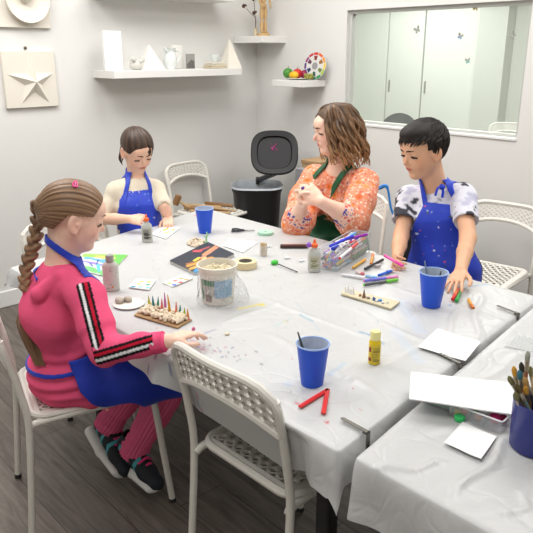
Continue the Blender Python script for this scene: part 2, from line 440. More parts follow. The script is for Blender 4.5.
def cloth(name, q, over, label, group, z, seed, segs=(), spots=(), bumps=None, short=None, step=.006, cr=.02):
    q = [V(*p, 0) for p in q]
    L1 = np.linalg.norm(q[1]-q[0]); L2 = np.linalg.norm(q[3]-q[0])
    ox0, ox1, oy0, oy1 = over       # overhang: near(x-), far(x+), y-, y+
    us = np.arange(-ox0, L1+ox1+step/2, step); vs = np.arange(-oy0, L2+oy1+step/2, step)
    U_, V__ = np.meshgrid(us, vs, indexing='ij')
    uc = np.clip(U_, 0, L1); vc = np.clip(V__, 0, L2); a = (uc/L1)[..., None]; b = (vc/L2)[..., None]
    base = q[0]*(1-a)*(1-b)+q[1]*a*(1-b)+q[2]*a*b+q[3]*(1-a)*b
    du = (U_-uc); dv = (V__-vc); d = np.sqrt(du*du+dv*dv)+1e-9
    ou, ov = du/d, dv/d
    eu = (q[1]-q[0])/L1; ev = V(-eu[1], eu[0], 0)
    out = ou[..., None]*eu+ov[..., None]*ev
    par = (vc*(np.abs(ou) > .01)+uc*(np.abs(ov) > .01)*1.0)+np.arctan2(dv, du)*.06
    hang = np.clip((d-cr*1.2)/.12, 0, 1.4)
    flare = cr*(1-np.exp(-d/cr))+.012*hang+hang*(.006*np.sin(par*31+seed)+.004*np.sin(par*57+seed*2.1)+.009*np.sin(par*13+1.3*seed))
    drop = np.maximum(0, d-cr*.9)+cr*.25*(1-np.exp(-d/cr)); drop *= (1-.06*np.sin(par*9+seed)); drop = drop*(short(base, ou) if short else 1)
    p = base+out*flare[..., None]; 
    top = (d < cr)*1.0
    wr = .0012*fbm(np.stack([U_*1.6, V__*1.6, U_*0+seed], -1))+0.0006*np.abs(np.sin(fbm(np.stack([U_*.7, V__*.7, U_*0+seed*3], -1))*5))
    p[..., 2] = z+wr+.001-drop
    if bumps is not None: p[..., 2] += bumps(p[..., 0], p[..., 1])*(d < .05)
    # crinkle on the hanging side
    p += out*(hang*.006*fbm(np.stack([U_*3, V__*3, U_*0+seed], -1)))[..., None]
    if short:   # the chair back presses the hanging cloth in
        lim = 1.155-(.222+.26*(p[..., 2]/1.08-.6))+.016; w_ = np.clip((.30-np.abs(p[..., 1]-1.13))/.06, 0, 1)*np.clip((.727-p[..., 2])/.02, 0, 1)*(ou < -.5)
        p[..., 0] += np.maximum(0, lim-p[..., 0])*w_
    nu, nv = U_.shape; v = p.reshape(-1, 3)
    i = np.arange(nu*nv).reshape(nu, nv); f = np.stack([i[:-1, :-1], i[1:, :-1], i[1:, 1:], i[:-1, 1:]], -1).reshape(-1, 4)
    me = bpy.data.meshes.new(name); me.from_pydata(v.tolist(), [], f.tolist()); me.update()
    setcol(me, paint(v, (213, 214, 214), segs, spots))
    o = link(name, me, M_CLOTH); tag(o, label, 'tablecloth', group); return o
blue, red = (60, 110, 190), (205, 45, 60)
sg = []
for x1, y1, x2, y2, w, rgb, st in [(360, 331, 376, 336, .006, (60, 130, 190), .8), (378, 338, 384, 344, .004, (90, 150, 200), .6), (344, 362, 330, 374, .008, (170, 200, 225), .5), (300, 314, 312, 320, .005, (70, 160, 190), .7), (275, 325, 290, 318, .006, (150, 205, 210), .5),
    (240, 308, 262, 303, .011, (238, 222, 90), .8), (228, 318, 250, 310, .008, (180, 190, 160), .5), (203, 333, 215, 329, .006, (120, 130, 170), .5), (190, 338, 206, 350, .008, (215, 110, 150), .3), (320, 240, 330, 246, .005, (120, 160, 200), .4),
    (295, 300, 320, 330, .006, (190, 205, 215), .5), (130, 232, 134, 240, .01, (210, 215, 220), .6), (395, 330, 420, 360, .02, (200, 215, 232), .45), (400, 300, 420, 330, .03, (205, 218, 236), .5), (470, 285, 495, 283, .008, (110, 160, 220), .55)]:
    sg.append((T(x1, y1), T(x2, y2), w, rgb, st))
sp = []
for x, y, r, rgb, st in [(297, 402, .007, red, .9), (327, 421, .007, red, .9), (361, 408, .004, red, .9), (353, 387, .003, red, .8), (298, 390, .004, (60, 70, 100), .8), (291, 391, .004, (60, 70, 100), .7), (288, 383, .02, (180, 200, 225), .4), (225, 262, .01, (240, 150, 170), .5),
    (285, 321, .007, (240, 225, 120), .7), (262, 304, .012, (240, 225, 80), .8), (236, 300, .02, (220, 225, 230), .6), (236, 214, .012, (225, 60, 80), .8), (195, 215, .008, (225, 90, 120), .7), (187, 211, .012, (235, 200, 80), .4), (203, 224, .01, (230, 120, 140), .5), (450, 305, .006, (90, 140, 210), .6), (430, 345, .02, (205, 215, 228), .6), (320, 395, .03, (238, 205, 210), .5)]:
    sp.append((T(x, y), r, rgb, st))
for i in range(110):
    x, y = 195+RNG.randn()*22, 352+RNG.randn()*9
    sp.append((T(x, y), .0025+.003*RNG.rand(), [(50, 70, 150), (90, 60, 120), (40, 60, 90), (190, 80, 130)][RNG.randint(4)], .7))
for i in range(150):
    a = RNG.rand(); x = 1.0+1.05*RNG.rand(); y = .95+1.6*a
    sp.append(((x, y, .73), .002+.0025*RNG.rand()**2, [(70, 110, 190), (200, 60, 80), (70, 80, 100), (80, 160, 180), (230, 180, 60)][RNG.randint(5)], .55))
def bmp1(x, y):
    r = 0
    for (a, b, w, h) in FOLDS1:
        a = V(*a)[:2]; b = V(*b)[:2]; L_ = np.linalg.norm(b-a); t = ((x-a[0])*(b-a)[0]+(y-a[1])*(b-a)[1])/L_**2
        s = ((x-a[0])*(b-a)[1]-(y-a[1])*(b-a)[0])/L_+.01*np.sin(t*9)
        r = r+h*np.exp(-(s/w)**2)*np.clip(np.minimum(t, 1-t)*6, 0, 1)
    return r
FOLDS1 = [(T(260, 330), T(380, 395), .012, .004), (T(300, 255), T(530, 330), .012, .004), (T(210, 330), T(330, 280), .01, .003), (T(150, 250), T(420, 360), .01, .003), (T(330, 300), T(500, 370), .012, .004), (T(470, 290), T(440, 345), .01, .004), (T(480, 290), T(475, 340), .01, .005), (T(300, 400), T(440, 340), .01, .004), (T(140, 240), T(200, 330), .01, .003)]
cloth('plastic_tablecloth', Q1, (.125, .12, .10, .12), 'big white plastic cloth with paint spots draped over the long table', 'plastic tablecloths', TZ, 1.7, sg, sp, bmp1, lambda b, ou: 1-.5*np.clip((b[..., 1]-1.35)/.25, 0, 1)*(ou < .5)+.45*(ou < -.5)*np.clip((b[..., 1]-.86)/.12, 0, 1)*np.clip((1.42-b[..., 1])/.12, 0, 1))
FOLDS2 = [(T(452, 498, .74), T(516, 428, .74), .010, .008), (T(372, 470), T(450, 462), .009, .007), (T(395, 445), T(520, 400), .012, .003), (T(440, 400), T(533, 350), .012, .004), (T(505, 520), T(533, 490), .01, .005)]
_f1 = FOLDS1
def bmp2(x, y):
    global FOLDS1
    k = FOLDS1; FOLDS1 = FOLDS2; r = bmp1(x, y); FOLDS1 = k; return r
cloth('plastic_tablecloth', Q2, (.14, .12, .05, .04), 'plain white plastic cloth draped over the right-hand table', 'plastic tablecloths', TZ, 4.1, [(T(520, 335), T(533, 350), .03, (205, 208, 206), .4)], [], bmp2)
# cloth clips on the seam
M_CLIP = mat('clip_steel', (112, 110, 104), .35, .7)
for i, (a, b, lb) in enumerate([((343, 419), (369, 433), 'grey metal cloth clip at the near corner of the long table'), ((441, 354), (461, 364), 'grey metal cloth clip beside the square of white paper, middle of the seam'), ((498, 306), (519, 314), 'grey metal cloth clip at the far end of the seam between the tables')]):
    a = T(*a, TZ+.008); b = T(*b, TZ+.008); mb = MB(); d = (b-a)/np.linalg.norm(b-a); n = np.cross(ZZ, d)
    R = np.stack([d, n, ZZ], 1); L_ = np.linalg.norm(b-a)
    mb.box((0, -.005, -.001), (L_, .005, .001), R=R, c=a+V(0, 0, .001)).box((L_-.003, -.005, -.045), (L_, .005, .001), R=R, c=a+V(0, 0, .001)).ball(a+V(0, 0, .001), (.006, .006, .0016), n=6)
    mb.box((L_-.016, -.0035, -.006), (L_-.003, .0035, -.001), R=R, c=a)
    tag(mb.build('tablecloth_clip', M_CLIP, smooth=False), lb, 'clip', 'tablecloth clips')
# ------------------------------------------------------------------ lights
def area(loc, sx, sy, e, rot=(0, 0, 0), col=(1, .985, .96)):
    l = bpy.data.lights.new('ceiling_lamp', 'AREA'); l.shape = 'RECTANGLE'; l.size = sx; l.size_y = sy; l.energy = e; l.color = col
    o = bpy.data.objects.new('ceiling_lamp', l); COL.objects.link(o); o.location = loc; o.rotation_euler = rot
for x, y, e in ((1.0, 2.9, 31), (.3, .8, 18), (2.6, .9, 24), (2.5, 2.7, 23)):
    area((x, y, CH-.04), 1.1, 1.1, e*1.06)
area((5.8, 3.4, CH-.04), 1.2, 1.2, 62, col=(.97, 1, .95)); area((6.8, 5.2, CH-.04), .8, .8, 40, col=(.97, 1, .95)); area((4.6, 2.0, CH-.04), .8, .8, 30, col=(.97, 1, .95))
w = bpy.data.worlds.new('world'); w.use_nodes = True; S.world = w
w.node_tree.nodes['Background'].inputs[0].default_value = (.9, .95, 1, 1); w.node_tree.nodes['Background'].inputs[1].default_value = .25
S.view_settings.view_transform = 'Standard'; S.view_settings.look = 'None'; S.view_settings.gamma = 1; S.view_settings.use_curve_mapping = False
S.view_settings.exposure = 0.12
# ------------------------------------------------------------------ organic modelling: distance fields -> one continuous mesh
def _n(a): a = np.asarray(a, float); return a/(np.linalg.norm(a)+1e-12)
class Field:
    def __init__(s, lo, hi, h):
        s.lo = np.asarray(lo, float); s.h = h; s.n = np.ceil((np.asarray(hi, float)-s.lo)/h).astype(int)+1
        s.F = np.full(s.n, .2, np.float32)
    def blk(s, lo, hi):
        a = np.clip(np.floor((np.asarray(lo)-s.lo)/s.h).astype(int), 0, s.n); b = np.clip(np.ceil((np.asarray(hi)-s.lo)/s.h).astype(int)+1, 0, s.n)
        if (b <= a).any(): return None, None
        sl = tuple(slice(a[i], b[i]) for i in range(3))
        g = np.meshgrid(*[(s.lo[i]+s.h*np.arange(a[i], b[i])).astype(np.float32) for i in range(3)], indexing='ij')
        return sl, np.stack(g, -1)
    def put(s, fn, lo, hi, k=.01, op='u'):
        m = k+.02
        sl, p = s.blk(np.asarray(lo)-m, np.asarray(hi)+m)
        if sl is None: return s
        d = fn(p).astype(np.float32); a = s.F[sl]
        if op == 'u':
            hh = np.clip(.5+.5*(a-d)/k, 0, 1); s.F[sl] = a*(1-hh)+d*hh-k*hh*(1-hh)
        elif op == 's':
            d = -d; hh = np.clip(.5-.5*(a-d)/k, 0, 1); s.F[sl] = a*(1-hh)+d*hh+k*hh*(1-hh)
        return s
    def cone(s, a, b, ra, rb, k=.01, op='u'):
        a = np.asarray(a, float); b = np.asarray(b, float); r = max(ra, rb)
        def fn(p):
            ab = b-a; L = ab@ab+1e-12; t = np.clip(((p-a)@ab)/L, 0, 1)
            return np.linalg.norm(p-a-t[..., None]*ab, axis=-1)-(ra+(rb-ra)*t)
        return s.put(fn, np.minimum(a, b)-r, np.maximum(a, b)+r, k, op)
    def chain(s, pts, rs, k=.01, op='u'):
        for i in range(len(pts)-1): s.cone(pts[i], pts[i+1], rs[i], rs[i+1], k, op)
        return s
    def ell(s, c, r, R=None, k=.01, op='u'):
        c = np.asarray(c, float); r = np.asarray(r, float); m = r.min()
        R = np.eye(3) if R is None else R
        def fn(p):
            q = (p-c)@R; l = np.linalg.norm(q/r, axis=-1); g = np.linalg.norm(q/(r*r), axis=-1)+1e-9
            return l*(l-1)/g
        e = np.abs(R)@r
        return s.put(fn, c-e, c+e, k, op)
    def limb(s, a, b, ra, rb, side, k=.02, op='u'):
        """tapered limb with an oval section: ra, rb = (half width along side, half depth)"""
        a = np.asarray(a, float); b = np.asarray(b, float); ax = _n(b-a); sd = _n(np.asarray(side)-ax*(np.asarray(side)@ax)); nn = np.cross(ax, sd)
        r = max(*ra, *rb)
        def fn(p):
            L = np.linalg.norm(b-a); q = p-a; t = np.clip((q@ax)/L, 0, 1); e = q@ax-t*L
            w = ra[0]+(rb[0]-ra[0])*t; d = ra[1]+(rb[1]-ra[1])*t; m = np.minimum(w, d)
            x = q@sd; y = q@nn
            l = np.sqrt((x/w)**2+(y/d)**2+(e/m)**2); g = np.sqrt((x/w/w)**2+(y/d/d)**2+(e/m/m)**2)+1e-9
            return l*(l-1)/g
        return s.put(fn, np.minimum(a, b)-r, np.maximum(a, b)+r, k, op)
    def box(s, c, r, R=None, rad=.005, k=.01, op='u'):
        c = np.asarray(c, float); r = np.asarray(r, float); R = np.eye(3) if R is None else R
        def fn(p):
            q = np.abs((p-c)@R)-(r-rad); return np.linalg.norm(np.maximum(q, 0), axis=-1)+np.minimum(q.max(-1), 0)-rad
        e = np.abs(R)@r
        return s.put(fn, c-e, c+e, k, op)
    def disp(s, fn, lo=None, hi=None):
        lo = s.lo if lo is None else lo; hi = s.lo+s.h*s.n if hi is None else hi
        sl, p = s.blk(lo, hi)
        if sl is None: return s
        a = s.F[sl]; m = np.abs(a) < .03
        a[m] -= fn(p[m]).astype(np.float32); s.F[sl] = a; return s
    def keep(s, fn):
        """intersect with fn<0"""
        sl, p = s.blk(s.lo, s.lo+s.h*s.n); s.F[sl] = np.maximum(s.F[sl], fn(p).astype(np.float32)); return s
    def copy(s, off=0):
        c = Field.__new__(Field); c.lo, c.h, c.n = s.lo, s.h, s.n; c.F = s.F-off; return c
    def mesh(s, it=1):
        F = np.pad(s.F, 1, constant_values=.2); n = F.shape; I = F < 0; lo = s.lo-s.h
        c = np.zeros((n[0]-1, n[1]-1, n[2]-1), np.uint8)
        for i in (0, 1):
            for j in (0, 1):
                for k in (0, 1): c += I[i:n[0]-1+i, j:n[1]-1+j, k:n[2]-1+k]
        act = (c > 0) & (c < 8); ci = np.argwhere(act); ids = np.full(act.shape, -1, np.int32); ids[act] = np.arange(len(ci))
        off = np.array([[i, j, k] for i in (0, 1) for j in (0, 1) for k in (0, 1)])
        vals = np.stack([F[ci[:, 0]+o[0], ci[:, 1]+o[1], ci[:, 2]+o[2]] for o in off], 1)
        P_ = np.zeros((len(ci), 3)); cnt = np.zeros(len(ci))
        for e1 in range(8):
            for a in range(3):
                if off[e1][a] == 0:
                    o2 = off[e1].copy(); o2[a] = 1; e2 = o2[0]*4+o2[1]*2+o2[2]
                    va, vb = vals[:, e1], vals[:, e2]; m = (va < 0) != (vb < 0); t = np.where(m, va/(va-vb+1e-20), 0)
                    q = off[e1]+np.zeros((len(ci), 3)); q[:, a] += t; P_[m] += q[m]; cnt[m] += 1
        P_ = lo+s.h*(ci+P_/cnt[:, None]); f = []
        for a in range(3):
            b_, c_ = (a+1) % 3, (a+2) % 3
            A = I.take(range(n[a]-1), a); B = I.take(range(1, n[a]), a)
            e = np.argwhere(A != B); e = e[(e[:, b_] > 0) & (e[:, c_] > 0) & (e[:, b_] < n[b_]-1) & (e[:, c_] < n[c_]-1)]
            flip = A[e[:, 0], e[:, 1], e[:, 2]]
            def cell(db, dc):
                q = e.copy(); q[:, b_] -= db; q[:, c_] -= dc; return ids[q[:, 0], q[:, 1], q[:, 2]]
            q = np.stack([cell(1, 1), cell(0, 1), cell(0, 0), cell(1, 0)], 1); q[~flip] = q[~flip][:, ::-1]; f.append(q)
        f = np.vstack(f); f = f[(f >= 0).all(1)]
        # light relaxation
        for _ in range(it):
            acc = np.zeros_like(P_); w = np.zeros(len(P_))
            for a in range(4):
                np.add.at(acc, f[:, a], P_[f[:, (a+1) % 4]]+P_[f[:, (a-1) % 4]]); np.add.at(w, f[:, a], 2)
            P_ = .5*P_+.5*acc/np.maximum(w, 1)[:, None]
        return P_, f
    def build(s, name, m, parent=None, it=1, col=None):
        v, f = s.mesh(it); me = bpy.data.meshes.new(name)
        me.vertices.add(len(v)); me.vertices.foreach_set('co', v.astype(np.float32).ravel())
        me.loops.add(len(f)*4); me.loops.foreach_set('vertex_index', f.astype(np.int32).ravel())
        me.polygons.add(len(f)); me.polygons.foreach_set('loop_start', np.arange(len(f), dtype=np.int32)*4); me.update(calc_edges=True); me.validate()
        if col is not None: setcol(me, col(v))
        return link(name, me, m, parent)
# ------------------------------------------------------------------ people
M_SKIN = attrmat('skin', .5, sss=.12, spec=.35, bump=.05, bscale=300)
def head(F, c, R, h, o):
    """o: options; head-local: x forward, y left, z up, unit = head height h, origin mid-height"""
    g = lambda x, y, z: np.asarray(c)+R@(np.array([x, y, z])*h)
    E = lambda p, r, k, op='u', RR=None: F.ell(g(*p), np.array(r)*h, R if RR is None else R@RR, k*h, op)
    ch = o.get('child', 1)
    E((-.06, 0, .13), (.43, .335, .37), .02)
    E((.09, 0, -.1), (.27, .26, .37), .1)
    F.cone(g(.0, .17, -.2), g(.17, .06, -.38), .09*h, .075*h, .08*h); F.cone(g(.0, -.17, -.2), g(.17, -.06, -.38), .09*h, .075*h, .08*h)
    E((.235, 0, -.395), (.075, .085, .07), .07)
    for s in (1, -1): E((.19, s*.14, -.14), (.12, .1, .12), .07)
    E((.30, 0, .17), (.08, .2, .1), .1)
    # brow, nose
    for s in (1, -1): F.cone(g(.325, s*.045, .065), g(.27, s*.19, .075), .028*h, .022*h, .04*h)
    nl = o.get('nose', .405)
    F.cone(g(.338, 0, .03), g(nl-.02, 0, -.10), .025*h, .032*h, .03*h)
    F.cone(g(nl-.01, 0, -.115), g(nl-.02, 0, -.135), .038*h, .036*h, .02*h)
    for s in (1, -1): F.cone(g(.36, s*.048, -.135), g(.345, s*.05, -.14), .026*h, .024*h, .015*h)
    for s in (1, -1):
        E((.375, s*.135, .005), (.075, .07, .045), .05, 's')
        E((.275, s*.133, .0), (.065, .078, .056), .012); E((.284, s*.133, .022), (.068, .08, .042), .01); E((.278, s*.133, -.04), (.062, .07, .028), .01)
    # mouth
    F.cone(g(.30, .05, -.23), g(.30, -.05, -.23), .05*h, .05*h, .05*h)
    E((.342, 0, -.222), (.028, .075, .018), .012); E((.335, 0, -.262), (.03, .065, .02), .012)
    E((.375, 0, -.243), (.03, .085, .006), .008, 's')
    # ears
    for s in (1, -1):
        Q = np.array(rotz(s*-.35))
        E((-.03, s*.338, -.03), (.1, .034, .15), .015, 'u', Q)
        E((-.01, s*.368, -.015), (.058, .024, .09), .01, 's', Q)
        E((-.01, s*.345, -.145), (.04, .025, .04), .01)
        E((.01, s*.35, -.035), (.018, .02, .03), .008)
    return g
def face_parts(root, g, h, o, R):
    """eyeballs, lashes, brows: small meshes of their own"""
    iris = o.get('iris', (60, 40, 28)); hair = o.get('brow', (70, 50, 38))
    look = o.get('look', 0)
    mb = None
    for s in (1, -1):
        e = MB(); e.ball(g(.284, s*.133, -.008), .058*h, 0, 10)
        d = _n(R@np.array([1, 0, look])); e.ball(g(.284, s*.133, -.008)+d*.024*h, .0385*h, 1, 8)
        if o.get('open', 1): e.build('eye', [mat('eye_white', (196, 186, 180), .3), mat('iris_%d_%d' % iris[:2], iris, .15)], root)
        pts = [g(.352-.05*abs(t)**2, s*(.133+.072*t), o.get('lash', .012)-.012-.022*t*t) for t in np.linspace(-1, 1, 7)]
        MB().tube(smooth(pts, 3), o.get('lw', .0105)*h, 6).build('eyelashes', mat('dark_lash', (35, 26, 22), .7), root)
        pts = [g(.368-.028*t*t-.0525*t, s*(.13+.085*t), .095+.012*(1-t*t)) for t in np.linspace(-1, 1, 7)]
        MB().tube(smooth(pts, 3), np.interp(np.linspace(0, 1, 19), [0, .3, 1], [.014, .016, .006])*h, 6, flat=.9).build('eyebrow', mat('brow_%d' % hair[0], hair, .9), root)
def skincol(base, heads, lip=(190, 95, 90), blush=(226, 150, 130)):
    b = np.array(s2l(base)); l = np.array(s2l(lip)); r = np.array(s2l(blush))
    def fn(v):
        c = np.ones((len(v), 3))*b
        c *= (1+.05*fbm(v*8))[:, None]
        for (ce, R, h) in heads:
            q = ((v-ce)@R)/h
            for s in (1, -1):
                k = np.exp(-(((q-np.array([.24, s*.19, -.12]))/np.array([.12, .1, .1]))**2).sum(1))*.45; c = c*(1-k[:, None])+r*k[:, None]
                k = np.exp(-(((q-np.array([-.02, s*.36, -.04]))/np.array([.09, .05, .12]))**2).sum(1))*.35; c = c*(1-k[:, None])+r*k[:, None]
            k = np.exp(-(((q-np.array([.4, 0, -.12]))/np.array([.05, .06, .05]))**2).sum(1))*.3; c = c*(1-k[:, None])+r*k[:, None]
            d = (((q-np.array([.35, 0, -.243]))/np.array([.05, .082, .036]))**2).sum(1); k = np.clip((1.15-d)/.4, 0, 1)*.85
            c = c*(1-k[:, None])+l*k[:, None]
        return c
    return fn
def hand(F, wrist, d, pn, L, side, curl=(.5, .5, .5, .5), thumb=.5, spread=.12, wr=.021):
    """wrist point, direction to fingers, palm normal (out of the palm), hand length L; side=+1 thumb on d x pn side"""
    d = _n(d); pn = _n(np.asarray(pn)-d*(np.asarray(pn)@d)); t = np.cross(d, pn)*side; s = L/.165
    w = np.asarray(wrist, float)
    F.limb(w, w+d*.045*s, (wr, wr*.72), (.034*s, .013*s), t, .012*s)
    F.limb(w+d*.03*s, w+d*.08*s, (.033*s, .0125*s), (.037*s, .0105*s), t, .008*s)
    tips = []
    for i in range(4):
        o = (1.5-i)*.0185*s; b = w+d*(.084-.003*abs(i-1))*s+t*o; l = (.066, .073, .068, .053)[i]*s; r = (.0078, .008, .0076, .0068)[i]*s
        dd = _n(d+t*spread*(1.5-i)*.6); a = 0; q = b; c = curl[i]; F.cone(w+d*.05*s+t*o*.8, b, r*1.1, r*1.12, .004*s)
        for fr, an in ((.42, .55), (.32, 1.0), (.26, .7)):
            a += an*c; e = q+(dd*math.cos(a)+pn*math.sin(a))*l*fr; F.cone(q, e, r, r*.93, .003*s); q = e; r *= .93
        tips.append(q)
    b = w+d*.022*s+t*.022*s+pn*.004*s
    m1 = b+(_n(t*.75+d*.75+pn*(.25+.4*thumb)))*.038*s; m2 = m1+_n(t*(.35-.5*thumb)+d*.8+pn*.45*thumb)*.028*s; m3 = m2+_n(t*(.1-.7*thumb)+d*.8+pn*.4*thumb)*.022*s
    F.cone(b, m1, .0125*s, .0105*s, .012*s); F.cone(m1, m2, .0095*s, .0088*s, .004*s); F.cone(m2, m3, .0088*s, .007*s, .004*s)
    return tips, m3
def hairmat(name, rgb, rgb2, rough=.45):
    m, nt, b = nodes(name); N = nt.nodes; L = nt.links
    tc = N.new('ShaderNodeAttribute'); tc.attribute_name = 'col'
    mx = N.new('ShaderNodeMix'); mx.data_type = 'RGBA'; mx.inputs[6].default_value = (*s2l(rgb), 1); mx.inputs[7].default_value = (*s2l(rgb2), 1)
    L.new(tc.outputs['Fac'], mx.inputs[0]); L.new(mx.outputs[2], b.inputs['Base Color']); b.inputs['Roughness'].default_value = rough; b.inputs['Specular IOR Level'].default_value = .4
    return m
def strand_tubes(paths, r, n=5, taper=(.5, 1, .7)):
    """many locks in one mesh; returns MB and per-vertex shade"""
    mb = MB(); sh = []
    for p in paths:
        N = len(p); rr = np.interp(np.linspace(0, 1, N), [0, .5, 1], np.array(taper)*r*(.8+.4*random.random())); mb.tube(p, rr, n)
        t = np.repeat(np.linspace(0, 1, N), n); sh.append(np.clip(.15+.35*random.random()+.3*t, 0, 1))
    return mb, np.concatenate(sh)
def apron_mat(name, rgb):
    m, nt, b = nodes(name); N = nt.nodes; L = nt.links
    a = N.new('ShaderNodeAttribute'); a.attribute_name = 'col'; L.new(a.outputs['Color'], b.inputs['Base Color'])
    b.inputs['Roughness'].default_value = .55; b.inputs['Sheen Weight'].default_value = .1
    tc = N.new('ShaderNodeTexCoord'); n = N.new('ShaderNodeTexNoise'); n.inputs['Scale'].default_value = 22; n.inputs['Detail'].default_value = 3; n.inputs['Distortion'].default_value = 1.2
    u = N.new('ShaderNodeBump'); u.inputs['Strength'].default_value = .35; u.inputs['Distance'].default_value = .006
    L.new(tc.outputs['Object'], n.inputs['Vector']); L.new(n.outputs['Fac'], u.inputs['Height']); L.new(u.outputs[0], b.inputs['Normal'])
    return m
M_APR = apron_mat('blue_apron_cloth', 0)
BLUE = (22, 58, 190)
def aproncol(base, specks, top=0):
    bb = np.array(s2l(base))
    def fn(v):
        c = np.ones((len(v), 3))*bb; 
        for (p, r, rgb) in specks:
            q = v-p; q = q-(q@(ZZ if top else FH))[:, None]*(ZZ if top else FH); d = np.linalg.norm(q, axis=1)+.5*r*fbm(v*30); k = np.clip((r-d)/(.35*r), 0, 1); c = c*(1-k[:, None])+np.array(s2l(rgb))*k[:, None]
        return c
    return fn
def wrap(root, fn, lo, hi, planes, m, name, t=.0055, h=.0026, rgb=None, keep=None):
    """a band hugging the body: shell of the shape fn builds, cut to a slab around each plane (point, normal, width)"""
    F = Field(lo, hi, h); fn(F); a = F.F.copy(); F.F = np.maximum(a-t, -(a-.0))
    def reg(p):
        r = None
        for (p0, n, w) in planes:
            d = np.abs((p-np.asarray(p0))@_n(n))-w/2; r = d if r is None else np.minimum(r, d)
        return r if keep is None else np.maximum(r, keep(p))
    F.keep(reg)
    return F.build(name, m, root, 0, (lambda v: np.ones((len(v), 3))*np.array(s2l(rgb))) if rgb else None)
def strap(root, pts, w, nrm, m, name='strap', th=.0022):
    """flat ribbon following pts"""
    p = smooth(pts, 6); n_ = len(p); t = np.gradient(p, axis=0); t /= np.linalg.norm(t, axis=1)[:, None]
    nn = np.array([np.interp(np.linspace(0, 1, n_), np.linspace(0, 1, len(nrm)), np.array(nrm)[:, i]) for i in range(3)]).T
    sd = np.cross(t, nn); sd /= np.linalg.norm(sd, axis=1)[:, None]; nn = np.cross(sd, t)
    v = np.vstack([p+sd*w/2+nn*th, p-sd*w/2+nn*th, p-sd*w/2-nn*th, p+sd*w/2-nn*th]); f = []
    for i in range(n_-1):
        for a, b in ((0, 1), (1, 2), (2, 3), (3, 0)): f.append((a*n_+i, b*n_+i, b*n_+i+1, a*n_+i+1))
    f += [(0, n_, 2*n_, 3*n_), (4*n_-1, 3*n_-1, 2*n_-1, n_-1)]
    me = bpy.data.meshes.new(name); me.from_pydata(v.tolist(), [], f); me.update(); setcol(me, np.ones((len(v), 3))*np.array(s2l(BLUE if m is M_APR else (20, 90, 55))))
    return link(name, me, m, root, smooth=False)
def torso(F, pel, chest, neck, sp, sc, w=1., g=0.):
    """oval trunk: hips, waist, ribs, shoulders; w scales an adult trunk, g grows it for cloth"""
    pel, chest, neck = map(np.asarray, (pel, chest, neck)); mid = pel*.45+chest*.55
    F.limb(pel, mid, (.155*w+g, .105*w+g), (.125*w+g, .09*w+g), sp, .03)
    F.limb(mid, chest, (.125*w+g, .09*w+g), (.15*w+g, .105*w+g), (np.asarray(sp)+sc)/2, .04)
    F.limb(chest, chest*.35+neck*.65, (.15*w+g, .105*w+g), (.12*w+g, .07*w+g), sc, .03)
def shoulders(F, neck, shL, shR, w=1., g=0.):
    for s in (shL, shR): F.cone(neck-np.array([0, 0, .02*w]), s, .055*w+g, .05*w+g, .03)
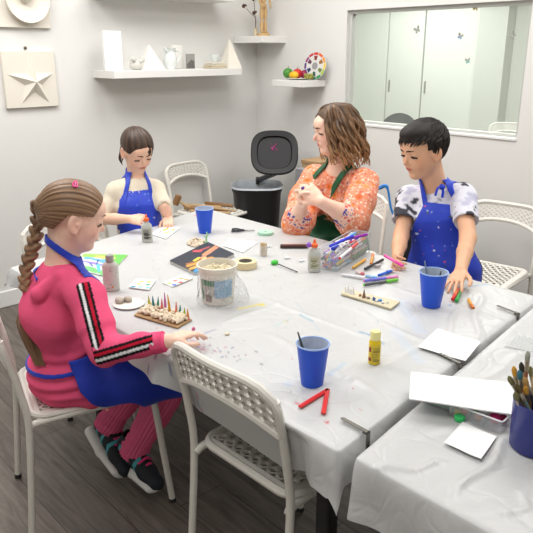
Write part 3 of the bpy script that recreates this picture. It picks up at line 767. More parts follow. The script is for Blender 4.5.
# ================================================================ girl in the pink hoodie
def girl_pink():
    root = empty('person', (.9, 1.9, 0), 0, 'seated girl with a long braid, pink hoodie and blue apron', 'person')
    th = math.radians(-20); f = V(math.cos(th), math.sin(th), 0); rgt = V(math.sin(th), -math.cos(th), 0)
    h = .212; hc = P(75.5, 217, 1.97); hd = _n(math.cos(.33)*RT+math.sin(.33)*FH); hf = _n(hd-.24*ZZ); R = frame(hf, ZZ+.24*hd)
    neck = P(60, 268, 2.01); pel = P(70, 372, 2.17); pel[2] = .53; chest = pel*.38+neck*.62+f*-.03
    shR = P(86, 296, 1.90); shL = neck-rgt*.125+V(0, 0, -.06)-f*-.03
    elR = P(105, 352, 1.83); wrR = P(167, 341, 1.80); haR = P(182, 334, 1.83)
    kR = V(1.175, 1.68, .50); kL = V(1.24, 1.86, .51); aR = V(1.063, 1.855, .16); aL = V(1.035, 1.99, .215)
    hipR = pel+rgt*.075+V(0, 0, -.02); hipL = pel-rgt*.075+V(0, 0, -.02)
    elL = shL+f*.12+V(0, 0, -.2); wrL = elL+f*.17-rgt*.0+V(0, 0, .05)
    F = Field((.55, 1.25, .02), (1.45, 2.2, 1.22), .004)
    torso(F, pel+V(0, 0, .01), chest, neck, rgt, rgt, .70); shoulders(F, neck, shL, shR, .70)
    g = head(F, hc, R, h, {})
    F.limb(neck-V(0, 0, .03), g(-.12, 0, -.22), (.05, .05), (.044, .048), rgt, .025)
    for s, e, w in ((shR, elR, wrR), (shL, elL, wrL)):
        F.cone(s, e, .036, .03, .02); F.cone(e, w, .03, .021, .01)
    hand(F, wrR, haR-wrR+V(0, 0, -.004), V(.25, -.1, -1), .135, -1, (.35, .45, .5, .6), .5, wr=.02)
    hand(F, wrL, f+V(0, 0, -.1), V(0, 0, -1), .135, 1, (.5, .5, .5, .6), .5, wr=.02)
    for hp, k, a in ((hipR, kR, aR), (hipL, kL, aL)):
        F.cone(hp, k, .056, .04, .02); F.chain([k, k*.6+a*.4, a], [.034, .034, .026], .01)
    F.build('body', M_SKIN, root, 1, skincol((243, 202, 180), [(hc, R, h)]))
    face_parts(root, g, h, {'brow': (110, 84, 62), 'lash': -.012, 'look': -.5}, R)
    # hoodie
    def hoodie(F, g=0.):
        torso(F, pel, chest, neck, rgt, rgt, .74, .022+g); shoulders(F, neck+V(0, 0, -.012), shL, shR, .72, .016+g)
        F.limb(pel+V(0, 0, -.0)-f*.02, pel+V(0, 0, -.05)+f*.05, (.145+g, .115+g), (.15+g, .07+g), rgt, .03)
    F = Field((.6, 1.25, .40), (1.16, 2.1, 1.0), .0034)
    hoodie(F)
    F.chain([shR, shR*.45+elR*.55, elR], [.053, .048, .046], .02); F.chain([elR, elR*.4+wrR*.6, wrR*.84+elR*.16], [.042, .034, .029], .015)
    F.cone(wrR*.82+elR*.18, wrR*.90+elR*.1, .030, .029, .002)
    F.chain([shL, elL, wrL], [.052, .047, .038], .02)
    # hood lying on the back
    bk = neck-f*.07+V(0, 0, -.02)
    F.chain([neck+rgt*.07+f*.05+V(0, 0, -.005), neck+rgt*.082-f*.01+V(0, 0, -.0), bk+rgt*.07+V(0, 0, -.03), bk+V(0, 0, -.085)+f*.006, bk-rgt*.07+V(0, 0, -.03), neck-rgt*.075], [.016, .021, .026, .026, .028, .024], .008)
    def fold(p):
        d = .0035*fbm(p*2.2)+.0028*fbm(p*4.6, 3)-.004*np.exp(-(fbm(p*V(1.3, 1.3, 2.6), 5)/.16)**2)-.0025*np.exp(-(fbm(p*V(3, 3, 1.5), 9)/.2)**2)
        q = np.linalg.norm(p-elR, axis=-1); d = d+.004*np.sin(q*150+3*fbm(p*2))*np.exp(-(q/.07)**2)
        lo = np.clip((.68-p[..., 2])/.1, 0, 1)*np.clip((p[..., 2]-.45)/.06, 0, 1); d = d+.0045*np.sin(p[..., 2]*150+4*fbm(p*1.3)+8*p[..., 1])*lo
        return d
    F.disp(fold)
    def sc(v):
        base = np.ones((len(v), 3))*np.array(s2l((240, 92, 134))); c = base*(1+.04*fbm(v*3))[:, None]
        # stripes down the outside of the sleeve: signed distance across the arm
        cols = [((24, 20, 26), .0), ((238, 236, 238), 1), ((24, 20, 26), 2), ((196, 22, 52), 3), ((24, 20, 26), 4)]
        view = _n(EYE-elR)
        best = np.full(len(v), 9.); off = np.zeros(len(v)); vis = np.zeros(len(v), bool)
        offA = (.004, -.011)   # centre offset for upper and lower arm, metres
        for (a, b, o0, o1) in ((shR+V(0, 0, .03), elR, .004, .012), (elR, wrR*.84+elR*.16, .012, -.006)):
            ax = b-a; L = np.linalg.norm(ax); ax = ax/L; sd = _n(np.cross(ax, view)); t = (v-a)@ax/L
            q = (v-a)-((v-a)@ax)[:, None]*ax; d = np.linalg.norm(q, axis=1); s = q@sd; front = (q@np.cross(sd, ax))*np.sign(view@np.cross(sd, ax)) > 0
            m = (t > (0 if b is elR else -.1)) & (t < 1.0) & (d < .075) & (d < best) & front
            best[m] = d[m]; off[m] = -(s-(o0+(o1-o0)*np.clip(t, 0, 1)))[m]; vis |= m
        w = .0078; n_ = np.floor((off+2.5*w)/w)
        for rgb, i in cols:
            m = vis & (n_ == i); c[m] = np.array(s2l(rgb))
        return c
    F.build('hoodie', attrmat('hoodie_fleece', .85, bump=.25, bscale=90, spec=.2), root, 1, sc)
    # cuffs and seam keep the sleeve ends crisp
    d = _n(wrR-elR); MB().tube([wrR-d*.042, wrR-d*.008], [.0315, .0295], 20).build('sleeve_cuff', mat('pink_rib', (236, 84, 128), .85, spec=.2, bump=.3, bscale=150), root)
    # leggings, leg warmers, shoes
    F = Field((.85, 1.5, .3), (1.42, 2.15, .66), .0045)
    for hp, k, a in ((hipR, kR, aR), (hipL, kL, aL)):
        F.cone(hp, k, .078, .058, .02); F.cone(k, k*.6+a*.4, .054, .05, .02)
    F.build('leggings', mat('black_leggings', (24, 24, 30), .8), root, 1)
    M_LW = mat('pink_knit', (226, 104, 142), .9, spec=.15)
    for k, a, nm in ((kR, aR, 0), (kL, aL, 1)):
        mb = MB(); n_ = 72; rows = []; q = np.linspace(0, 1, 40)
        top = k*.9+a*.1; bot = a+V(0, 0, -.035); ax = _n(bot-top); u = _n(np.cross(ax, ZZ)); w_ = np.cross(ax, u)
        v = []; fc = []
        for i, t in enumerate(q):
            r0 = np.interp(t, [0, .1, .45, .8, .9, 1], [.058, .058, .057, .046, .05, .05])+.0025*math.sin(t*70)*(t > .72)+.0015*math.sin(t*30)
            for j in range(n_):
                an = 2*PI*j/n_; r_ = r0+.0022*math.cos(an*24); v.append(top+(bot-top)*t+(u*math.cos(an)+w_*math.sin(an))*r_)
        for i in range(len(q)-1):
            for j in range(n_): fc.append((i*n_+j, i*n_+(j+1) % n_, (i+1)*n_+(j+1) % n_, (i+1)*n_+j))
        mb.add(v, fc).build('leg_warmer', M_LW, root)
    def shoe(a, d, up, L, name='sneaker'):
        R_ = frame(d, up)*1.18; o = a
        w = lambda x, y, z: o+R_@V(x, y, z)
        lo = o-.25; F = Field(lo, o+.25, .0034)
        F.chain([w(-.035, 0, .045), w(.03, 0, .045), w(.09, 0, .03), w(.14, 0, .026)], [.036, .036, .033, .027], .02); F.cone(w(-.02, 0, .06), w(-.015, 0, .085), .038, .036, .02)
        F.cone(w(-.015, 0, .085), w(-.01, 0, .12), .028, .03, .003, 's')
        F.keep(lambda p: .014-((p-o)@R_)[..., 2]/1.39)
        def uc(v):
            q = (v-o)@R_/1.39; c = np.ones((len(v), 3))*np.array(s2l((22, 28, 36)))
            k = (np.sin(q[:, 0]*160+q[:, 2]*90+2*np.sin(q[:, 2]*60)) > .55) & (q[:, 0] < .09) & (q[:, 0] > -.045) & (np.abs(q[:, 1]) > .012) & (q[:, 2] < .07); c[k] = np.array(s2l((70, 160, 168)))
            k = (q[:, 0] < -.04) & (q[:, 2] > .05); c[k] = np.array(s2l((60, 120, 130)))
            return c
        s = F.build(name, attrmat('sneaker_mesh', .75, bump=.3, bscale=160), root, 1, uc)
        F = Field(lo, o+.25, .003)
        F.limb(w(-.04, 0, .003), w(.04, 0, 0), (.045, .026), (.041, .024), _n(R_[:, 1]), .01); F.limb(w(.04, 0, 0), w(.135, 0, .007), (.041, .024), (.038, .018), _n(R_[:, 1]), .01)
        F.build('sole', mat('white_rubber', (226, 226, 222), .55), s, 1)
        for i in range(4):
            x = .03+.019*i; MB().tube(smooth([w(x, -.027+.002*i, .070-.008*i), w(x+.004, 0, .087-.0075*i), w(x, .027-.002*i, .070-.008*i)], 4), .0046, 6).build('lace', mat('pink_lace', (236, 60, 130), .7), s)
        return s
    shoe(V(1.06, 1.875, .075), V(.02, -1, -.20), V(.12, -.2, 1), .2)
    shoe(V(1.012, 2.01, .12), V(-.08, -1, -.42), V(.62, -.30, .75), .2)
    # apron: bib on the far side, skirt over the lap, ties
    F = Field((.7, 1.4, .33), (1.40, 2.12, .96), .0045)
    torso(F, pel, chest, neck, rgt, rgt, .74, .03)
    for hp, k in ((hipR, kR), (hipL, kL)): F.cone(hp+f*.04, k, .104, .072, .05)
    F.cone(kR+V(0, 0, .0), kL, .074, .072, .05); F.cone(hipR*.5+kR*.5, hipL*.5+kL*.5, .09, .09, .06)
    F.cone(hipR*.35+kR*.65-V(0, 0, .03)+rgt*.02, kR-V(0, 0, .04)+rgt*.01, .06, .05, .04)
    F.disp(lambda p: .004*fbm(p*2.1, 2)+.002*fbm(p*5))
    inner = F.copy(-.0075)
    def reg(p):
        q = p-pel; x = q@f; y = q@rgt; z = q[..., 2]
        fr = np.maximum(-(x-.01+.25*z), (z-.36))           # front half
        up_ = np.where(z > .1, np.abs(y)-.085-.03*np.clip((.3-z)/.2, 0, 1), -1)
        lap = np.where(z <= .1, .55*(-z)+.01-.42*x-.02*np.sin(x*26), -1)   # skirt hem rises toward the hip
        return np.maximum(np.maximum(fr, up_), np.where(y > .03, lap, np.where(z < -.09, -z-.12, -1)))
    F.keep(reg); F.F = np.maximum(F.F, -inner.F)
    sp_ = [(P(118, 384, 2.0)*0+p, r, c) for p, r, c in []]
    sk = [(hipR*(.2+.5*RNG.rand())+kR*.5+V(0, RNG.randn()*.06-.03, .06), .003+.004*RNG.rand(), [(120, 150, 220), (200, 205, 220), (70, 110, 170), (150, 120, 200)][i % 4]) for i in range(16)]
    F.build('apron', M_APR, root, 1, aproncol(BLUE, sk, 1))
    def bodyf(F):
        hoodie(F, .002); F.limb(neck-V(0, 0, .03), g(-.12, 0, -.22), (.052, .052), (.046, .05), rgt, .025)
        F.chain([neck+rgt*.07+f*.05+V(0, 0, -.005), neck+rgt*.082-f*.01+V(0, 0, -.0)], [.018, .024], .008)
    a, b, c = P(47, 245, 2.05), P(70, 256, 1.97), P(84, 270, 1.93)
    wrap(root, bodyf, neck-.17, neck+.14, [(b, np.cross(b-a, c-a+ZZ*.0)+0*ZZ if False else _n(np.cross(f-.85*ZZ, rgt)), .021)], M_APR, 'neck_strap', .005, .0027, BLUE, lambda p: -((p-neck)@f)-.3)
    a = P(38, 366, 2.15); b = P(72, 371, 2.04); 
    wrap(root, bodyf, pel+V(-.25, -.25, -.12), pel+V(.2, .25, .2), [(b, _n(ZZ-f*.10), .013)], M_APR, 'waist_tie', .005, .0027, BLUE, lambda p: (p-pel)@f-.075)
    strap(root, [P(38, 366, 2.14), P(37.5, 376, 2.13), P(43, 388, 2.10)], .011, [-f, -f+rgt*.5, -f+rgt*.5], M_APR, 'waist_tie')
    # hair: tight cap swept back, then the braid
    hm = hairmat('brown_hair', (88, 62, 44), (164, 130, 98))
    F = Field(hc-.2, hc+.2, .003)
    F.ell(g(-.065, 0, .135), np.array([.465, .368, .40])*h, R, .02*h); F.ell(g(-.3, 0, -.03), np.array([.17, .25, .25])*h, R, .1*h)
    tail0 = g(-.47, 0, .09)
    F.cone(g(-.4, 0, .04), tail0, .17*h, .095*h, .12*h)
    def face(p):
        q = ((p-hc)@R)/h; x, y, z = q[..., 0], np.abs(q[..., 1]), q[..., 2]
        line = .33-.17*np.clip((.33-z)/.33, 0, 1)**1.1-.0*y   # hairline
        a = np.where(z > .09, x-line-.07*np.clip(z-.3, 0, 1), x+.13+.6*np.clip(.09-z, 0, 1))
        b = (-.2-z)+.1*np.clip(-x, 0, .3)
        return np.maximum(a, b)*h*.8
    def comb(p):
        q = ((p-hc)@R)/h; r = q-np.array([-.53, 0, .06]); a = np.arctan2(r[..., 1], r[..., 2]+.12)
        return .0009*np.sin(a*46+2*fbm(q*.5))+.0007*np.sin(a*90+1.2*fbm(q*.7, 4))
    F.disp(comb); F.keep(face)
    def hcol(v):
        q = ((v-hc)@R)/h; r = q-np.array([-.53, 0, .06]); a = np.arctan2(r[:, 1], r[:, 2]+.12); k = .45+.28*np.sin(a*37+2*fbm(q*.4))+.2*np.sin(a*71)
        return np.repeat(np.clip(k, 0, 1)[:, None], 3, 1)
    hr = F.build('hair', hm, root, 1, hcol)
    # braid
    path = smooth([tail0+R@V(-.015, 0, .005)*1, P(37.5, 208, 2.02), P(37, 226, 2.02), P(33.5, 245, 2.01), P(28, 262, 2.01), P(24.5, 280, 2.01), P(27, 294, 2.01)], 8)
    d = np.gradient(path, axis=0); s_ = np.cumsum(np.linalg.norm(d, axis=1)); L_ = s_[-1]
    F = Field(path.min(0)-.05, path.max(0)+.05, .0028); nb_ = 11
    sidev = _n(RT*.9+FH*.2)
    for i in range(nb_*2):
        t = (i+.5)/(nb_*2); j = t*(len(path)-1); a = int(j); p = path[a]*(1-j+a)+path[min(a+1, len(path)-1)]*(j-a); dd = _n(d[a]); sd = _n(sidev-dd*(sidev@dd)); n2 = np.cross(dd, sd); sg = 1 if i % 2 else -1
        R3 = np.stack([_n(dd*.82-sd*sg*.58), _n(sd*.82+dd*sg*.58), n2], 1); w = .8+.25*math.sin(t*PI)
        F.ell(p+sd*sg*.0085*w, np.array([.0215, .0105, .0155])*w, R3, .003)
    def bcol(v): return np.repeat(np.clip(.5+.3*np.sin(fbm(v*4)*9+v[:, 2]*160), 0, 1)[:, None], 3, 1)
    F.build('braid', hm, root, 1, bcol)
    e = path[-1]; MB().tube([e+V(0, 0, .008), e-V(0, 0, .012)], [.0125, .0125], 14).build('hair_tie', mat('pink_tie', (230, 60, 120), .6), root)
    # loose tail under the tie
    pth = []
    for i in range(90):
        a = RNG.rand()*2*PI; r = math.sqrt(RNG.rand()); o = (RT*math.cos(a)+FH*math.sin(a)*.6); l = .86+.2*RNG.rand(); b_ = RNG.randn()*.006
        pts = [e+o*.008*r, e+o*.019*r+V(0, 0, -.05*l)+RT*.002, P(29, 322, 2.02)+o*.034*r+RT*b_, P(35, 343, 2.03)+o*.030*r+RT*b_, P(41, 340+24*l, 2.04)+o*.017*r+RT*b_]
        pth.append(smooth(pts, 4))
    mb, sh = strand_tubes(pth, .0042, 5); o = mb.build('loose_tail', hm, root); setcol(o.data, np.repeat(sh[:, None], 3, 1))
    # hair clip
    c0 = P(79.5, 188, 1.90); nrm = _n(c0-hc)
    c0 = hc+nrm*1.0; 
    # push the clip onto the cap surface
    q = ((R.T@nrm)/(np.array([.465, .368, .40])*h)); c0 = g(-.065, 0, .135)+nrm*(1/np.linalg.norm(q))*1.02
    dn = _n(-UP*.95-RT*.12); dn = _n(dn-nrm*(dn@nrm)); sd = np.cross(nrm, dn)
    lp = [c0+dn*(.014*math.cos(a)+.0)+sd*.0062*math.sin(a)*(1+.35*math.cos(a))+nrm*.002 for a in np.linspace(0, 2*PI, 17)[:-1]]
    MB().tube(lp, .0022, 6, closed=True).tube([c0-dn*.011+nrm*.002, c0+dn*.013+nrm*.003], .0016, 6).build('hair_clip', mat('pink_clip', (240, 70, 150), .3), root)
    MB().ball(g(-.02, -.352, -.165), .0028).build('earring', mat('silver', (210, 210, 215), .25, .9), root)
    return root
girl_pink()
def legs(F, hipR, hipL, kR, kL, aR, aL, w=1., g=0., foot=None):
    for hp, k, a in ((hipR, kR, aR), (hipL, kL, aL)):
        F.cone(hp, k, .08*w+g, .055*w+g, .03); F.chain([k, k*.6+a*.4, a], [.053*w+g, .052*w+g, .034*w+g], .02)
        if foot is not None: F.cone(a+V(0, 0, -.03), a+foot*.11+V(0, 0, -.045), .034*w+g, .028*w+g, .02)
def bib_apron(root, build, pel, f, rgt, lo, hi, top, wt, wb, zb, m, col, h=.0045, spread=.12, t=.007, back=.0):
    """apron = shell over the clothed body, bib in front, skirt wrapping the hips; top/zb heights are relative to the pelvis"""
    F = Field(lo, hi, h); build(F); F.disp(lambda p: .004*fbm(p*1.9, 2)+.0022*fbm(p*4.4, 5)-.004*np.exp(-(fbm(p*V(3, 3, .9), 7)/.2)**2)*np.clip((pel[2]+.1-p[..., 2])/.15, 0, 1)); inner = F.copy(-t)
    def reg(p):
        q = p-pel; x = q@f; y = np.abs(q@rgt); z = q[..., 2]
        w = np.where(z > .12, wt+(wb-wt)*np.clip((top-z)/(top-.12), 0, 1)**1.3, 9)
        return np.maximum.reduce([z-top, zb-z, y-w, np.where(z > .12, -x-.02, -x+back)])
    F.keep(reg); F.F = np.maximum(F.F, -inner.F)
    return F.build('apron', m, root, 1, col)
def shoes(root, f, ankles, L, m):
    for a in ankles:
        o = V(a[0], a[1], 0); F = Field(o-V(.2, .2, 0), o+V(.2, .2, .16), .005)
        F.cone(o+V(0, 0, .045)-f*.02, o+f*L*.6+V(0, 0, .03), .042, .032, .02); F.cone(o+V(0, 0, .05), o+V(0, 0, .09), .042, .04, .02); F.keep(lambda p: .004-p[..., 2])
        F.build('shoe', m, root, 1)
def scalp(g, R, h, n, keep, flow, L, r, lift=.02, seg=6, rad=(.455, .365, .395), c=(-.06, 0, .13)):
    out = []; rad = np.array(rad); c = np.array(c); i = 0; t_ = 0
    while i < n and t_ < n*30:
        t_ += 1; u = RNG.randn(3); u /= np.linalg.norm(u); p = c+u*rad
        if not keep(p): continue
        i += 1; q = p.copy(); pts = [q.copy()]; l = L*(.7+.6*RNG.rand())
        for s in range(seg):
            d = np.array(flow(q), float)+RNG.randn(3)*.12; nn = (q-c)/rad**2; nn /= np.linalg.norm(nn); d -= nn*(d@nn); d /= np.linalg.norm(d)
            q = q+d*l/seg; e = (q-c)/rad; q = c+e/np.linalg.norm(e)*rad*(1+lift*(s+1)/seg); pts.append(q.copy())
        out.append(np.array([g(*p_) for p_ in pts]))
    return out
# ================================================================ small girl at the far end
def girl_far():
    root = empty('person', (1.72, 2.86, 0), 0, 'small dark-haired girl standing at the far left end in a cream shirt and blue apron', 'person')
    K = 3.16
    f = _n(-FH*math.cos(.5)+RT*math.sin(.5)); rgt = _n(np.cross(f, ZZ))
    h = .205; hc = P(137.5, 150.5, K-.04); hd = _n(-FH*math.cos(.62)+RT*math.sin(.62)); hf = _n(hd-.52*ZZ+RT*0); R = frame(hf, ZZ+.52*hd-RT*.06)
    neck = P(136, 181, K+.03); pel = P(140, 236, K+.03); chest = pel*.35+neck*.65
    pel = V(pel[0], pel[1], .60); chest = pel*.36+neck*.64
    shR = P(117, 191, K+.0); shL = P(155.5, 189, K+.04)
    elR = P(101, 219, K-.02); wrR = P(129, 219, K-.13); elL = P(163.5, 206, K+.0); wrL = T(168, 216, .775)
    hipR = pel+rgt*.065; hipL = pel-rgt*.065; aR = V(hipR[0], hipR[1], .075)+rgt*.02; aL = V(hipL[0], hipL[1], .075)-rgt*.02; kR = (hipR+aR)/2+f*.02; kL = (hipL+aL)/2+f*.02
    F = Field((1.35, 2.4, .02), (2.15, 3.15, 1.24), .004)
    W = .66
    torso(F, pel, chest, neck, rgt, rgt, W); shoulders(F, neck, shL, shR, .62)
    g = head(F, hc, R, h, {'nose': .39})
    F.limb(neck-V(0, 0, .03), g(-.12, 0, -.2), (.042, .042), (.038, .042), rgt, .025)
    for s, e, w in ((shR, elR, wrR), (shL, elL, wrL)): F.cone(s, e, .03, .027, .02); F.chain([e, e*.5+w*.5, w], [.028, .027, .019], .01)
    hand(F, wrR, RT*.95-FH*.25-ZZ*.05, V(0, 0, -.4)-FH*.2+RT*.0+FH*.6, .12, 1, (.9, 1., 1.1, 1.1), .4, wr=.018)
    hand(F, wrL, -FH*.8+RT*.1-.45*ZZ, V(0, 0, -1), .12, -1, (.35, .4, .4, .4), .3, wr=.018)
    legs(F, hipR, hipL, kR, kL, aR, aL, .72, 0, f)
    F.build('body', M_SKIN, root, 1, skincol((238, 194, 168), [(hc, R, h)], (188, 84, 84)))
    face_parts(root, g, h, {'brow': (70, 50, 40), 'lash': -.02, 'open': 0}, R)
    def shirt(F, gg=0):
        torso(F, pel, chest, neck-V(0, 0, .01), rgt, rgt, W, .016+gg); shoulders(F, neck-V(0, 0, .012), shL, shR, .62, .014+gg)
        F.limb(pel, pel+V(0, 0, -.06), (.125+gg, .095+gg), (.13+gg, .1+gg), rgt, .03)
    F = Field((1.35, 2.45, .45), (2.1, 3.12, 1.06), .004); shirt(F)
    for s, e, t in ((shR, elR, .82), (shL, elL, .85)): F.chain([s, s*(1-t)+e*t], [.043, .041], .02); F.cone(e+(e-s)*.0, e, .03, .03, .001, 's')
    F.disp(lambda p: .004*fbm(p*2.2)+.003*fbm(p*4)-.003*np.exp(-(fbm(p*2.4, 5)/.18)**2))
    F.build('shirt', mat('cream_cotton', (226, 216, 196), .85, bump=.2, bscale=120, spec=.2), root, 1)
    def clothed(F, gg=0.):
        shirt(F, .006+gg); F.limb(pel+f*.01, pel+V(0, 0, -.16)+f*.02, (.14, .10), (.16, .12), rgt, .05)
    sk = [(pel+f*.13+rgt*(RNG.rand()-.5)*.2+V(0, 0, .33*RNG.rand()), .002+.003*RNG.rand(), [(90, 130, 210), (200, 210, 220), (70, 90, 60), (120, 150, 200)][i % 4]) for i in range(26)]
    bib_apron(root, clothed, pel, f, rgt, (1.35, 2.4, .42), (2.1, 3.15, 1.05), .305, .078, .13, -.16, M_APR, aproncol(BLUE, sk), .0042)
    def bodyf(F): shirt(F, .001); F.limb(neck-V(0, 0, .03), g(-.12, 0, -.2), (.044, .044), (.04, .044), rgt, .025)
    for s in (1, -1):
        a = pel+rgt*s*.064+V(0, 0, .27); b = neck+rgt*s*.042+V(0, 0, .035)
        wrap(root, bodyf, neck-.14, neck+.10, [((a+b)/2, _n(np.cross(b-a, f)), .017)], M_APR, 'neck_strap', .0055, .0027, BLUE, lambda p: np.maximum(np.maximum(-((p-neck)@f)-.03, pel[2]+.265-p[..., 2]), -s*((p-neck)@rgt)+0*p[..., 2]) if 0 else np.maximum.reduce([-((p-neck)@f)-.05, pel[2]+.24-p[..., 2], -s*((p-neck)@rgt), p[..., 2]-neck[2]-.05-.35*np.clip(-((p-neck)@f), 0, 1)]))
    F = Field(pel-V(.25, .25, .6), pel+V(.25, .25, .1), .006); legs(F, hipR, hipL, kR, kL, aR, aL, .72, .014); F.build('trousers', mat('navy_leggings', (38, 40, 62), .8), root, 1)
    shoes(root, f, (aR, aL), .17, mat('white_trainer', (215, 215, 215), .6))
    hm = hairmat('dark_brown_hair', (44, 30, 24), (98, 74, 58))
    F = Field(hc-.2, hc+.2, .003); F.ell(g(-.065, 0, .135), np.array([.462, .366, .395])*h, R, .02*h); F.ell(g(-.3, 0, -.05), np.array([.16, .24, .25])*h, R, .1*h)
    F.cone(g(-.4, 0, -.05), g(-.44, .02, -.32), .1*h, .07*h, .05*h)
    def face(p):
        q = ((p-hc)@R)/h; x, y, z = q[..., 0], np.abs(q[..., 1]), q[..., 2]
        line = .36-.06*np.clip((.42-z)/.4, 0, 1)-.35*np.clip(y-.1, 0, 1)
        a = np.where(z > .06, x-line+.3*np.clip(.24-z, 0, 1), x+.12+.5*np.clip(.06-z, 0, 1)); return np.maximum(a, -.42-z)*h*.8
    F.disp(lambda p: -.0035*np.exp(-((((p-hc)@R)[..., 1]/h-.06)/.018)**2)*((((p-hc)@R)[..., 2]/h) > .2)+.0007*np.sin(np.arctan2(((p-hc)@R)[..., 1], ((p-hc)@R)[..., 0]+.5*h)*60)); F.keep(face)
    def hcol(v):
        q = ((v-hc)@R)/h; k = .3+.22*np.sin(np.arctan2(q[:, 1], q[:, 0]+.5)*34+fbm(q)*2); k = k+.5*np.exp(-((q[:, 1]-.06)/.012)**2)*(q[:, 2] > .25); return np.repeat(np.clip(k, 0, 1)[:, None], 3, 1)
    F.build('hair', hm, root, 1, hcol)
    pth = []
    for i in range(26):
        y = .04+.06*RNG.randn(); pth.append(smooth([g(.29, y, .32), g(.375, y+.01, .22), g(.385, y+.02*RNG.randn(), .14+.03*RNG.randn())], 4))
    for i in range(16):
        pth.append(smooth([g(-.2, -.33, .1), g(-.2, -.34, -.12), g(-.2, -.29+.03*RNG.randn(), -.32), g(-.2+.02*RNG.randn(), -.26, -.48)], 3))
    for nm, q_ in (('fringe', pth[:26]), ('side_strands', pth[26:])):
        mb, sh = strand_tubes(q_, .0022, 4); o = mb.build(nm, hm, root); setcol(o.data, np.repeat(sh[:, None]*.6, 3, 1))
